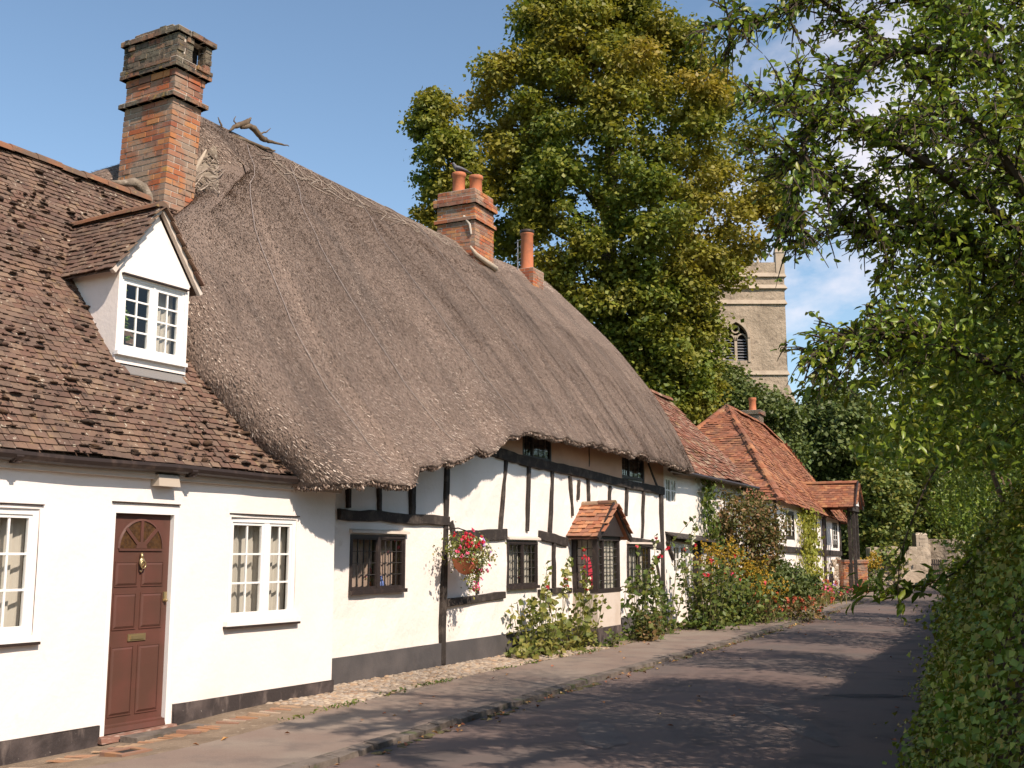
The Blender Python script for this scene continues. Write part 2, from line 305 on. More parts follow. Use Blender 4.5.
M['red'] = leafmat('red_petal', (.50, .015, .03), [(.60, .03, .06), (.42, .01, .02)], tr=.2)
M['fpink'] = leafmat('pink_petal', (.70, .10, .20), [(.62, .20, .35), (.75, .06, .14)], tr=.2)
M['lilac'] = leafmat('lilac_petal', (.40, .27, .62), [(.5, .36, .7), (.45, .2, .5)], tr=.2)
M['fwhite'] = leafmat('white_petal', (.80, .78, .66), [(.85, .82, .72), (.75, .74, .55)], tr=.2)
M['rust'] = leafmat('rust_flower', (.45, .10, .03), [(.5, .15, .05), (.35, .06, .03)], tr=.2)
M['bird'] = pm('grey_feathers', (.11, .105, .115), [((.2, .2, .22), 30, .5, .6, .6)], rough=.7)
M['horn'] = pm('bird_bill_and_legs', (.40, .14, .12), rough=.6)
M['lamp'] = pm('lamp_glass', (.45, .38, .30), rough=.3)
M['blue'] = pm('blue_china', (.18, .24, .55), rough=.3)
def glassmat():
    m, nt, b, o = newmat('window_glass'); nt.nodes.remove(b)
    t = nt.nodes.new('ShaderNodeBsdfTransparent'); t.inputs[0].default_value = (.86, .88, .86, 1); g = nt.nodes.new('ShaderNodeBsdfGlossy'); g.inputs['Roughness'].default_value = .03
    lwt = nt.nodes.new('ShaderNodeLayerWeight'); lwt.inputs[0].default_value = .5
    pw = nt.nodes.new('ShaderNodeMath'); pw.operation = 'POWER'; pw.inputs[1].default_value = 4; nt.links.new(lwt.outputs['Facing'], pw.inputs[0])
    lw = nt.nodes.new('ShaderNodeMath'); lw.operation = 'MULTIPLY_ADD'; lw.inputs[1].default_value = .9; lw.inputs[2].default_value = .06; nt.links.new(pw.outputs[0], lw.inputs[0])
    bp = nt.nodes.new('ShaderNodeBump'); bp.inputs['Strength'].default_value = .12; n = nt.nodes.new('ShaderNodeTexNoise'); n.inputs['Scale'].default_value = 5; nt.links.new(n.outputs[0], bp.inputs['Height']); nt.links.new(bp.outputs[0], g.inputs['Normal'])
    mx = nt.nodes.new('ShaderNodeMixShader'); nt.links.new(lw.outputs[0], mx.inputs[0]); nt.links.new(t.outputs[0], mx.inputs[1]); nt.links.new(g.outputs[0], mx.inputs[2]); nt.links.new(mx.outputs[0], o.inputs[0]); return m
M['glass'] = glassmat()
# ------------------------------------------------------------------ building helpers
def wall(mb, x0, x1, z0, z1, holes=(), y=0.0, reveal=.14, amp=.012, step=.28, seed=1.0):
    """street wall with real openings and an uneven old surface"""
    xs = {x0, x1}; zs = {z0, z1}
    for a, b, c, d in holes: xs |= {a, b}; zs |= {c, d}
    def fill(q, st):
        q = sorted(q); out = []
        for a, b in zip(q, q[1:]):
            n = max(1, int((b - a) / st)); out += [a + (b - a) * i / n for i in range(n)]
        return out + [q[-1]]
    xs = fill(xs, step); zs = fill(zs, step)
    idx = {}
    def vid(i, j):
        if (i, j) not in idx:
            x, z = xs[i], zs[j]; idx[i, j] = len(mb.v)
            mb.v.append((x, y + amp * (nz(x * .9, z * .9, seed) + .5 * nz(x * 2.7, z * 2.7, seed)), z))
        return idx[i, j]
    for i in range(len(xs) - 1):
        for j in range(len(zs) - 1):
            cx, cz = (xs[i] + xs[i + 1]) / 2, (zs[j] + zs[j + 1]) / 2
            if any(a < cx < b and c < cz < d for a, b, c, d in holes): continue
            mb.f.append((vid(i, j), vid(i + 1, j), vid(i + 1, j + 1), vid(i, j + 1))); mb.m.append(mb.cur)
    for a, b, c, d in holes:
        r = y + reveal; f = y
        mb.quad((a, f, c), (a, f, d), (a, r, d), (a, r, c)); mb.quad((b, f, d), (b, f, c), (b, r, c), (b, r, d))
        mb.quad((a, f, d), (b, f, d), (b, r, d), (a, r, d)); mb.quad((b, f, c), (a, f, c), (a, r, c), (b, r, c))
def shell(mb, x0, x1, y0, y1, z0, z1, gable=None, floor=False):
    """end walls and back wall"""
    for x in (x0, x1):
        if gable: mb.add([(x, y0, z0), (x, y1, z0), (x, y1, z1), (x, (y0 + y1) / 2, gable), (x, y0, z1)], [(0, 1, 2, 3, 4)])
        else: mb.quad((x, y0, z0), (x, y1, z0), (x, y1, z1), (x, y0, z1))
    mb.quad((x0, y1, z0), (x1, y1, z0), (x1, y1, z1), (x0, y1, z1))
def window(par, x0, x1, z0, z1, y, fm, barm, cas, fw=.05, panes=(2, 3), bar=.018, cw=.035, depth=.06, curtain='curtain', sill=None, cdepth=.10, name='window', cur=True, curgap=.12, partial=False):
    """window part (frame) with casements, glazing, curtain and room behind; cas = list of (a,b) casement spans in fractions"""
    f = MB(); f.box(x0, x0 + fw, y, y + depth, z0, z1); f.box(x1 - fw, x1, y, y + depth, z0, z1)
    f.box(x0 + fw, x1 - fw, y, y + depth, z0, z0 + fw); f.box(x0 + fw, x1 - fw, y, y + depth, z1 - fw, z1)
    ix0, ix1, iz0, iz1 = x0 + fw, x1 - fw, z0 + fw, z1 - fw; W = ix1 - ix0
    for (a, b), (c, d) in zip(cas, cas[1:]): f.box(ix0 + W * b, ix0 + W * c, y + .004, y + depth, iz0, iz1)
    fr = f.build(name, fm, par)
    for a, b in cas:
        a = ix0 + W * a; b = ix0 + W * b; c = MB(); yy = y + .012
        c.box(a, a + cw, yy, yy + .035, iz0, iz1); c.box(b - cw, b, yy, yy + .035, iz0, iz1)
        c.box(a + cw, b - cw, yy, yy + .035, iz0, iz0 + cw); c.box(a + cw, b - cw, yy, yy + .035, iz1 - cw, iz1)
        ga, gb, gc, gd = a + cw, b - cw, iz0 + cw, iz1 - cw; c.cur = 1
        for i in range(1, panes[0]): x = lerp(ga, gb, i / panes[0]); c.box(x - bar / 2, x + bar / 2, yy + .008, yy + .026, gc, gd)
        for i in range(1, panes[1]): z = lerp(gc, gd, i / panes[1]); c.box(ga, gb, yy + .006, yy + .027, z - bar / 2, z + bar / 2)
        c.build('casement', [fm, barm], fr)
        g = MB(); g.quad((ga, yy + .016, gc), (gb, yy + .016, gc), (gb, yy + .016, gd), (ga, yy + .016, gd)); g.build('glass', M['glass'], fr)
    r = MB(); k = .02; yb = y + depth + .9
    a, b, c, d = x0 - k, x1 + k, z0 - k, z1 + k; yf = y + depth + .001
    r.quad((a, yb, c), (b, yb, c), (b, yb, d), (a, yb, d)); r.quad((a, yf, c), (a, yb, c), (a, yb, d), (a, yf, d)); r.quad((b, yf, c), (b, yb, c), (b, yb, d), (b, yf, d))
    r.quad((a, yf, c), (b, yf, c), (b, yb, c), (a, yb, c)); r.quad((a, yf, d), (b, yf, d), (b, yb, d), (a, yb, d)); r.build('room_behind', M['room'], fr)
    if cur:
        q = MB(); n = 44; yc = y + depth + cdepth; sd = random.uniform(0, 9)
        mid0 = .5 - curgap / 2; mid1 = .5 + curgap / 2
        for h in range(n):
            k0, k1 = h / n, (h + 1) / n
            if (curgap > .3 and k0 < .6) or (curgap <= .3 and mid0 < (k0 + k1) / 2 < mid1): continue
            def p(k, z): return (lerp(x0, x1, k), yc + .022 * sin(k * 60 + sd) + .01 * sin(k * 137 + sd), z)
            q.quad(p(k0, z0), p(k1, z0), p(k1, z1), p(k0, z1))
        q.build('curtain', M[curtain], fr, smooth=True)
    if sill:
        s_ = MB(); s_.box(x0 - .05, x1 + .05, y - sill[0], y + .01, z0 - sill[1], z0 - .001); s_.build('sill', sill[2], fr)
    return fr
def tiles(mb, O, e, u, L, D, inside=None, gauge=.073, tw=.125, th=.011, sag=.02, seed=0., lift=.006, lmul=2.4, jit=1.0):
    """courses of separate clay tiles on the plane O + e*s + u*d"""
    e = Vector(e).normalized(); u = Vector(u).normalized(); n = e.cross(u)
    if n.z < 0: n = -n
    nr = int(D / gauge) + 1
    for r in range(nr):
        d = r * gauge; off = (r % 2) * tw / 2; nc = int(L / tw) + 2
        for c in range(-1, nc):
            s = c * tw + off; sc = s + tw / 2
            if sc < 0 or sc > L: continue
            if inside and not inside(sc, d + gauge / 2): continue
            j = random.gauss; 
            h = sag * nz(sc * .45, d * .45, seed) + sag * .5 * nz(sc * 1.6, d * 1.6, seed + 5); g = .003
            ds = j(0, .004) * jit; dd = j(0, .006) * jit + .01 * nz(sc * .8, seed, r); rot = j(0, .018) * jit; li = h + abs(j(0, lift)) * jit; tl = j(0, .003) * jit
            a = s + g + ds; b = s + tw - g + ds; tail = min(gauge * lmul, max(D - d, gauge * .6))
            def pt(x, y, z): return O + e * x + u * y + n * z
            p = [pt(a, d + dd + rot * tw, li + th + .016 - tl), pt(b, d + dd - rot * tw, li + th + .016 + tl), pt(b, d + tail, h * 1 + .004), pt(a, d + tail, h * 1 + .004)]
            q = [pt(a, d + dd + rot * tw, li + 2 * th + .016 - tl), pt(b, d + dd - rot * tw, li + 2 * th + .016 + tl), pt(b, d + tail, h + .004 + th), pt(a, d + tail, h + .004 + th)]
            mb.hexa(p + q)
def ridge_tiles(mb, a, b, r=.11, n=0, seed=0):
    a = Vector(a); b = Vector(b); L = (b - a).length; t = (b - a) / L; n = max(2, int(L / .32)); side = t.cross(Vector((0, 0, 1))).normalized(); up = side.cross(t).normalized()
    for i in range(n):
        p0 = a + t * (L * i / n); p1 = a + t * (L * (i + 1) / n + .02); h = random.gauss(0, .006); rr = r * random.uniform(.95, 1.05); k = 7
        ring = []
        for p, q in ((p0, rr * 1.02), (p1, rr * .96)):
            for j in range(k):
                an = pi * (j / (k - 1)); ring.append(p + side * (q * cos(an)) + up * (q * sin(an) * .85 - .3 * r + h))
            
        mb.add(ring, [(j, j + 1, j + 1 + k, j + k) for j in range(k - 1)] + [tuple(range(k)), tuple(range(2 * k - 1, k - 1, -1))])
def brick_block(mb, x0, x1, y0, y1, z0, z1, bl=.215, bh=.062, m=.014, jit=.003, mort=1, taper=0.0, cx=0., cy=0.):
    """stack of individual bricks with a recessed mortar core"""
    rows = max(1, round((z1 - z0) / (bh + m))); rh = (z1 - z0) / rows; base = mb.cur
    for r in range(rows):
        za = z0 + r * rh; zb = za + rh - m
        off = (r % 2) * bl * .5
        for face in range(4):
            if face in (0, 2): a0, a1 = x0, x1
            else: a0, a1 = y0 + .1, y1 - .1
            x = a0 - (off if face in (0, 2) else (bl * .5 - off))
            while x < a1 - .005:
                xa = max(x, a0); xb = min(x + bl, a1); x += bl + m
                if xb - xa < .03: continue
                j = [-abs(random.gauss(0, jit)) if q_ % 2 == 0 else abs(random.gauss(0, jit)) for q_ in range(4)]
                if face == 0: mb.box(xa, xb, y0 + j[0], y0 + .1, za, zb)
                elif face == 2: mb.box(xa, xb, y1 - .1, y1 - j[0], za, zb)
                elif face == 1: mb.box(x1 - .1, x1 - j[0], xa, xb, za, zb)
                else: mb.box(x0 + j[0], x0 + .1, xa, xb, za, zb)
    mb.cur = mort; k = .005; mb.box(x0 + k, x1 - k, y0 + k, y1 - k, z0, z1 - .004); mb.cur = base
# ================================================================== LEFT TILED COTTAGE
A = empty('tiled_cottage', 'white rendered cottage with mossy brown tile roof, dormer and maroon door', 'cottage', FL)
WL = (-2.02, -.84, .93, 1.99); WR = (1.45, 2.48, .93, 1.99); DR = (-.08, .73, -.05, 2.03)
w = MB(); wall(w, -4.5, 3.15, -.15, 2.46, [WL, WR, DR], amp=.016, seed=3.3, reveal=.1)
shell(w, -4.5, 3.15, 0, 5, -.15, 2.46, gable=5.95); w.build('wall', M['white'], A)
for i, (a, b, PT) in enumerate(((-4.5, -.10, .105), (.76, 3.17, .19))):
    p = MB(); wall(p, a, b, -.16, PT, (), y=-.028, amp=.012, step=.12, seed=7)
    p.quad((a, -.03, PT), (b, -.03, PT), (b, .02, PT), (a, .02, PT)); p.quad((b, -.028, -.16), (b, .3, -.16), (b, .3, PT), (b, -.028, PT)); p.quad((a, -.028, -.16), (a, .1, -.16), (a, .1, PT), (a, -.028, PT)); p.build('plinth', M['plinth'], A)
for (x0, x1, z0, z1) in (WL, WR):
    fr = window(A, x0, x1, z0, z1, .015, M['paint'], M['paint'], [(0, .52), (.61, 1)], fw=.05, panes=(2, 3), bar=.02, cw=.03, curgap=.0, sill=(.07, .05, M['paint']))
    d = MB(); d.box(x0 - .03, x1 + .03, -.02, .01, z1 + .03, z1 + .04); d.build('drip_moulding', M['gutter'], fr)
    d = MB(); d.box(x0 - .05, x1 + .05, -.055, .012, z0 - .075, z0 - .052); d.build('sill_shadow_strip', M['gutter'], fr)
# door
dr = MB(); X0, X1, Z0, Z1 = -.03, .68, .015, 1.985; yd = .05
dr.box(X0, X1, yd, yd + .04, Z0, Z1)
cx = (X0 + X1) / 2; st = .075
def panel(a, b, c, d):
    e = .02; dr.add([(a, yd - .002, c), (b, yd - .002, c), (b, yd - .002, d), (a, yd - .002, d), (a + e, yd - .014, c + e), (b - e, yd - .014, c + e), (b - e, yd - .014, d - e), (a + e, yd - .014, d - e)],
                    [(0, 1, 5, 4), (1, 2, 6, 5), (2, 3, 7, 6), (3, 0, 4, 7), (4, 5, 6, 7)])
    for (p, q, r, s_) in ((a - .012, b + .012, c - .012, c), (a - .012, b + .012, d, d + .012), (a - .012, a, c, d), (b, b + .012, c, d)): dr.box(p, q, yd - .008, yd + .001, r, s_)
for (c, d) in ((.16, .76), (.93, 1.24), (1.32, 1.53)):
    panel(X0 + st, cx - .035, c, d); panel(cx + .035, X1 - st, c, d)
# arched head: ring and radiating bars
ac = (cx, 1.66); R = .26
for k in range(18):
    a0, a1 = pi * k / 18, pi * (k + 1) / 18
    q = []
    for rr, yy in ((R, yd - .014), (R + .02, yd - .004)):
        for aa in (a0, a1): q.append((ac[0] + rr * cos(aa) * .98, yy, ac[1] + rr * sin(aa)))
    dr.quad(q[0], q[1], q[3], q[2]); dr.quad((q[0][0], yd + .01, q[0][2]), (q[1][0], yd + .01, q[1][2]), q[1], q[0])
dr.box(cx - R, cx + R, yd - .014, yd, ac[1] - .022, ac[1])
for an in (45, 90, 135):
    an = radians(an); t = Vector((cos(an), 0, sin(an))); n = Vector((-sin(an), 0, cos(an))) * .016; o = Vector((ac[0], yd - .016, ac[1]))
    a, b = o + t * .05, o + t * (R + .005); dp = Vector((0, .015, 0))
    dr.hexa([a - n, b - n, b - n + dp, a - n + dp, a + n, b + n, b + n + dp, a + n + dp])
dr.prism([(ac[0] + .065 * cos(pi * k / 8), ac[1] + .065 * sin(pi * k / 8)) for k in range(9)], yd - .017, yd)
dr.box(X0, X1, yd - .045, yd + .001, Z0 + .03, Z0 + .06); dr.hexa([(X0, yd - .06, Z0), (X1, yd - .06, Z0), (X1, yd, Z0), (X0, yd, Z0), (X0, yd - .045, Z0 + .045), (X1, yd - .045, Z0 + .045), (X1, yd, Z0 + .07), (X0, yd, Z0 + .07)])
door = dr.build('door', M['door'], A)
g = MB()
for k in range(24):
    a0, a1 = pi * k / 24, pi * (k + 1) / 24; g.tri((ac[0], yd - .004, ac[1] + .001), (ac[0] + R * .97 * cos(a0), yd - .004, ac[1] + R * sin(a0) + .001), (ac[0] + R * .97 * cos(a1), yd - .004, ac[1] + R * sin(a1) + .001))
g.build('fanlight', pm('amber_glass', (.055, .028, .014), [((.10, .05, .02), 30, .4, .6, .8)], rough=.2, spec=.6, bump=.4, bscale=50), door)
k = MB(); k.blob((cx, yd - .03, 1.535), .035, sc=(1, .5, 1.35)); k.tube([(cx, yd - .02, 1.62), (cx, yd - .03, 1.57)], [.012, .02]); k.tube([(cx + .03 * cos(a / 10 * 2 * pi), yd - .05, 1.51 + .035 * sin(a / 10 * 2 * pi)) for a in range(11)], .006); k.blob((cx, yd - .02, 1.45), .012)
k.build('door_knocker', M['brass'], door, smooth=True)
k = MB(); k.box(cx - .105, cx + .105, yd - .012, yd - .002, .81, .875); k.box(cx - .08, cx + .08, yd - .020, yd - .012, .825, .86); k.build('letter_box', M['brass'], door)
k = MB(); k.box(X1 - .055, X1 - .015, yd - .015, yd, 1.16, 1.25); k.blob((X1 - .035, yd - .03, 1.17), .015); k.build('lock', M['brass'], door)
k = MB(); k.box(-.08, -.03, -.002, .09, -.05, 2.03); k.box(.68, .73, -.002, .09, -.05, 2.03); k.box(-.03, .68, -.002, .09, 1.985, 2.03); k.build('door_frame', M['paint'], A)
k = MB(); k.box(-.08, .74, -.02, .02, 2.08, 2.09); k.build('door_drip', M['gutter'], A)
k = MB(); k.hexa([(-.13, -.10, -.05), (.78, -.09, -.05), (.76, .06, -.05), (-.10, .06, -.05), (-.12, -.07, .0), (.77, -.065, .012), (.76, .06, .014), (-.10, .06, .004)]); k.build('doorstep', M['oakstep'], A)
k = MB(); k.hexa([(.36, -.12, 2.25), (.63, -.12, 2.25), (.63, 0, 2.25), (.36, 0, 2.25), (.37, -.10, 2.36), (.62, -.10, 2.36), (.62, 0, 2.36), (.37, 0, 2.36)]); lp = k.build('wall_lamp', M['lamp'], A)
k = MB(); k.box(.35, .64, -.09, -.056, 2.361, 2.372); k.build('lamp_base', M['gutter'], lp)
# eaves
EV = .13; RD = 2.63
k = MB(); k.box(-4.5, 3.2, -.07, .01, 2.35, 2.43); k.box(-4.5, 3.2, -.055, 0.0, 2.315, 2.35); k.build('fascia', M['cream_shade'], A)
gt = MB(); gt.smooth = True
pr = [(-.05, .03), (-.055, 0), (-.038, -.035), (0, -.05), (.038, -.035), (.05, 0)]
n = 40
for i in range(n):
    xa, xb = lerp(-4.5, 3.1, i / n), lerp(-4.5, 3.1, (i + 1) / n)
    for (a, b), (c, d) in zip(pr, pr[1:]):
        zo = lambda x: 2.425 + .012 * nz(x * .8)
        gt.quad((xa, -.135 + a, zo(xa) + b), (xb, -.135 + a, zo(xb) + b), (xb, -.135 + c, zo(xb) + d), (xa, -.135 + c, zo(xa) + d))
gt.build('gutter', M['gutter'], A)
for x in (-3.1, -1.2, .75, 2.6): k = MB(); k.box(x - .02, x + .02, -.18, -.06, 2.355, 2.37); k.tube([(x - .035, -.135, 2.415), (x + .035, -.135, 2.415)], .056, 10); k.build('gutter_bracket', M['gutter'], A)
# main roof
E0 = Vector((-4.6, -EV, 2.46)); U = Vector((0, RD, 3.60)); DL = U.length
dorm = lambda s_, d: (.37 < s_ - 4.6 < 1.30 and .56 < -EV + d * RD / DL < 1.30 + .62 * (1 - abs((s_ - 4.6) - .83) / .55))
rf = MB(); rf.add([E0 + Vector((0, 0, -.02)), E0 + Vector((7.95, 0, -.02)), E0 + U + Vector((7.95, 0, -.02)), E0 + U + Vector((0, 0, -.02)), E0 + Vector((0, 2 * RD, -.02)), E0 + Vector((7.95, 2 * RD, -.02))], [(0, 1, 2, 3), (3, 2, 5, 4)])
roof = rf.build('roof', M['tile'], A)
t = MB(); tiles(t, E0, (1, 0, 0), U, 7.9, DL, lambda s_, d: not dorm(s_, d), seed=2, sag=.06, lift=.006, jit=.55); t.build('roof_tiles', M['tile'], roof)
t = MB(); ridge_tiles(t, E0 + U + Vector((0, 0, .03)), E0 + U + Vector((6.9, 0, .0)), r=.12); t.build('ridge_tiles', M['ridge'], roof)
ms = MB(); nU = U.normalized(); nn = Vector((1, 0, 0)).cross(nU)
for i in range(2600):
    s_ = random.uniform(0.9, 7.5); d = DL * random.random() ** 1.1
    if nz(s_ * .7, d * .7, 4) < random.uniform(-.45, .35) or dorm(s_, d): continue
    r = random.choice([.010, .014, .018, .026, .034]) * random.uniform(.7, 1.2); d = round(d / .073) * .073 + .012
    c = E0 + Vector((s_, 0, 0)) + nU * d + nn * (.045 + .05 * nz(s_ * .45, d * .45, 2) + .025 * nz(s_ * 1.6, d * 1.6, 7)); ms.blob(c, r * random.uniform(.6, 1.15), 6, 4, (random.uniform(.8, 2.2), random.uniform(.8, 1.4), random.uniform(.35, .7)), .9)
tag(ms.build('moss_clumps', M['moss'], roof, smooth=True), kind='stuff')
# dormer
dm = MB(); y0 = .56; a, b = .33, 1.27; ap = (.79, 5.20); ez = 4.47
dm.cur = 0
W1 = (a + .045, b - .05, 3.62, 4.40)
wall(dm, a, b, 3.50, ez - .02, [W1], y=y0, amp=0, reveal=.06)
dm.add([(a, y0, ez - .02), (b, y0, ez - .02), (b + .02, y0, ez), (ap[0], y0, ap[1] - .06), (a - .02, y0, ez)], [(0, 1, 2, 3, 4)])
roofz = lambda y: 2.46 + (y + EV) * 3.60 / RD
yb = -EV + (ez - 2.46) * RD / 3.60
for x in (a, b): dm.add([(x, y0, roofz(y0) - .06), (x, yb, ez), (x, y0, ez)], [(0, 1, 2)])
dmo = dm.build('dormer', M['white'], A)
ywd = y0 + .012
window(dmo, *W1, ywd, M['paint'], M['paint'], [(0, .50), (.535, 1)], fw=.03, panes=(2, 4), bar=.018, cw=.045, curgap=.5, cdepth=.12, name='dormer_window')
k = MB(); k.box(a + .03, b - .03, y0 - .035, y0 - .001, 4.405, 4.42); k.build('head_drip', M['gutter'], dmo)
k = MB(); k.box(a - .01, b - .02, y0 - .05, y0 + .01, 3.575, 3.615); k.build('dormer_sill', M['paint'], dmo)
k = MB(); k.hexa([(a - .02, y0 - .08, roofz(y0 - .08) + .09), (b + .06, y0 - .08, roofz(y0 - .08) + .09), (b + .06, y0 + .02, roofz(y0) + .06), (a - .02, y0 + .02, roofz(y0) + .06),
        (a - .02, y0 - .08, roofz(y0 - .08) + .10), (b + .06, y0 - .08, roofz(y0 - .08) + .10), (b + .06, y0 + .02, roofz(y0) + .09), (a - .02, y0 + .02, roofz(y0) + .09)]); k.build('lead_flashing', M['leadflash'], dmo)
# dormer roof slopes
sl = math.atan2(ap[1] - ez, ap[0] - (a - .1)); yr = -EV + (ap[1] - 2.46) * RD / 3.60; ye = -EV + (ez - 2.46) * 2.77 / 3.6
dt = MB(); Ls = Vector((ap[0] - (a - .12), 0, ap[1] - ez + .06)); DLs = Ls.length; yf = y0 - .06
tiles(dt, Vector((a - .12, yf, ez - .06)), (0, 1, 0), Ls, yr - yf + .3, DLs, lambda s_, d: yf + s_ < lerp(ye - .06, yr, d / DLs) + .10, seed=9, sag=.02)
Rs = Vector((-(b + .12 - ap[0]), 0, ap[1] - ez + .06))
tiles(dt, Vector((b + .12, yf, ez - .06)), (0, 1, 0), Rs, yr - yf + .3, Rs.length, lambda s_, d: yf + s_ < lerp(ye - .06, yr, d / DLs) + .10, seed=9, sag=.02)
dt.cur = 0
for q in (Ls, Rs):
    o = Vector((a - .12 if q is Ls else b + .12, yf, ez - .075)); dt.add([o, o + Vector((0, ye - yf + .02, 0)), o + q + Vector((0, yr - yf, 0)), o + q], [(0, 1, 2, 3)])
dt.build('dormer_tiles', M['tile'], dmo)
k = MB(); ridge_tiles(k, (ap[0], yf - .01, ap[1] + .03), (ap[0], yr + .1, ap[1] + .02), r=.085); k.build('dormer_ridge_tiles', M['ridge'], dmo)
k = MB()
for sgn, xe in ((-1, a - .10), (1, b + .10)):
    p0 = Vector((xe, yf - .006, ez - .09)); p1 = Vector((ap[0], yf - .006, ap[1] - .03)); t = (p1 - p0).normalized(); n = Vector((-t.z, 0, t.x)) * (.045 * sgn)
    dp = Vector((0, .05, 0)); q = [p0, p1, p1 + dp, p0 + dp]; k.hexa([x + n * .0 for x in q] + [x - n for x in q])
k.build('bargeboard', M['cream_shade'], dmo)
# cables
cb = MB(); cb.tube([(2.35, 2.2, 5.75), (1.9, 1.6, 5.6), (1.6, 1.3, 5.2)], .008, 5)
def roof_px(u, v):
    d = ray(u, v); c = Vector((0, 0, H)); a0 = FL.loc(c); a1 = FL.loc(c + d) - a0; m = 3.60 / RD
    t = (2.46 + m * (a0.y + EV) - a0.z) / (a1.z - m * a1.y); return a0 + a1 * t
cb.tube([roof_px(*q) + Vector((0, -.03, .07)) for q in ((192, 300), (203, 335), (218, 368), (236, 400), (252, 425), (275, 452), (298, 472))], .012, 6); cb.build('cable', M['cable'], A)
# ================================================================== THATCHED COTTAGE
B = empty('thatched_cottage', 'long half-timbered cottage under one deep grey-brown thatched roof', 'cottage', FT)
def pxr(fr, u0, v0, u1, v1, y=-.03): a, b = fr.px(u0, v0, y), fr.px(u1, v1, y); c, d = fr.px(u0, v1, y), fr.px(u1, v0, y); return (a[0], b[0], (b[1] + c[1]) / 2, (a[1] + d[1]) / 2)
G1 = pxr(FT, 351, 535, 405, 591); G2 = pxr(FT, 508, 541, 538, 587); G3 = pxr(FT, 628, 545, 651, 586)
U1 = (5.22, 6.38, 3.20, 3.78); U2 = (9.85, 11.2, 3.16, 3.72)
w = MB(); wall(w, -.5, 2.4, -.1, 3.35, [G1], amp=.03, seed=11, reveal=.09); wall(w, 2.4, 12.62, -.1, 3.95, [G2, G3, U1, U2], amp=.035, seed=11, reveal=.09)
shell(w, -.45, 12.62, 0, 6, -.1, 3.3); w.build('wall', M['limewash'], B)
for a, b in ((-.45, 2.63), (2.69, 7.28), (8.5, 12.62)):
    p = MB(); wall(p, a, b, -.1, .37, (), y=-.03, amp=.014, step=.15, seed=5); p.quad((a, -.03, .37), (b, -.03, .37), (b, .03, .37), (a, .03, .37)); p.build('plinth', M['plinth_grey'], B)
SP = lambda u, v: FT.px(u, v, 0)
def beams(name, lst):
    for (p, q, wd) in lst:
        m_ = MB(); m_.beam(SP(*p), SP(*q), wd, .035, y0=-.012); m_.build(name, M['timber'], B)
def chain(pts, wd):
    m_ = MB()
    for i, (p, q) in enumerate(zip(pts, pts[1:])):
        a, b = SP(*p), SP(*q); m_.beam(a, (b[0] + .04, b[1]), wd, .045 + .003 * (i % 2), y0=-.012)
    return m_.build('beam', M['timber'], B)
chain([(337, 514), (395, 518), (445, 521)], .135)
chain([(462, 446), (495, 452), (519, 460), (547, 466), (585, 474), (625, 484), (662, 491)], .17)
bz_ = [SP(*q) for q in ((462, 446), (495, 452), (519, 460), (547, 466), (585, 474), (625, 484), (662, 491))]
cuts = [(bz_[0][0], U1[0] - .01), (U1[1] + .01, U2[0] - .01), (U2[1] + .01, 12.55)]
for a, b in cuts:
    k = MB(); m_ = max(2, int((b - a) / .3))
    for i in range(m_):
        xa, xb = lerp(a, b, i / m_), lerp(a, b, (i + 1) / m_); f_ = lambda x: .035 * (nz(x * .9, 3.3, 11)) - .034
        k.quad((xa, f_(xa), interp(xa, bz_)), (xb, f_(xb), interp(xb, bz_)), (xb, f_(xb), 3.94), (xa, f_(xa), 3.94))
    k.build('upper_panel', M['ochre'], B)
beams('stud', [((347, 484), (347, 508), .07), ((378, 488), (378, 512), .07), ((412, 466), (411, 515), .11),
    ((505, 460), (499, 530), .08), ((528, 465), (526, 531), .09), ((551, 470), (549, 533), .10), ((569, 476), (571, 516), .07), ((587, 477), (588, 505), .07),
    ((609, 486), (608, 506), .08), ((626, 489), (625, 516), .08), ((643, 490), (641, 538), .08), ((587, 446), (587, 472), .06), ((476, 540), (476, 594), .06),
    ((553, 541), (553, 588), .08), ((578, 480), (577, 500), .05)])
beams('post', [((446, 452), (441, 664), .115), ((660, 488), (663, 615), .17)])
beams('brace', [((646, 463), (656, 487), .08), ((449, 522), (452, 536), .12), ((655, 560), (661, 590), .07)])
beams('rail', [((449, 537), (505, 534), .17), ((538, 535), (566, 542), .16), ((627, 540), (661, 546), .16), ((445, 603), (503, 595), .11), ((538, 592), (570, 590), .09), ((628, 590), (661, 592), .07)])
for (x0, x1, z0, z1), cas, pn, cur, cn in ((G1, [(0, .47), (.53, 1)], (4, 4), True, 'curtain_pink'), (G2, [(0, .48), (.52, 1)], (3, 5), True, 'curtain'), (G3, [(0, .48), (.52, 1)], (3, 5), True, 'curtain'),
        (U1, [(0, .33), (.37, 1)], (3, 4), False, ''), (U2, [(0, .33), (.37, 1)], (3, 4), False, '')):
    fr = window(B, x0, x1, z0, z1, -.03, M['frame_dark'], M['lead'], cas, fw=.045, panes=pn, bar=.006, cw=.018, depth=.09, cur=cur, curtain=cn or 'curtain', curgap=.0)
    if cur:
        k = MB(); k.hexa([(x0 - .02, -.07, z1 + .02), (x1 + .05, -.07, z1 + .02), (x1 + .05, 0, z1 + .02), (x0 - .02, 0, z1 + .02), (x0 - .02, -.065, z1 + .05), (x1 + .05, -.065, z1 + .05), (x1 + .05, 0, z1 + .08), (x0 - .02, 0, z1 + .08)]); k.build('hood_board', M['cream_shade'], fr)
        k = MB(); k.box(x0 - .01, x1 + .01, -.065, -.031, z0 - .03, z0 + .02); k.build('sill', M['frame_dark'], fr)
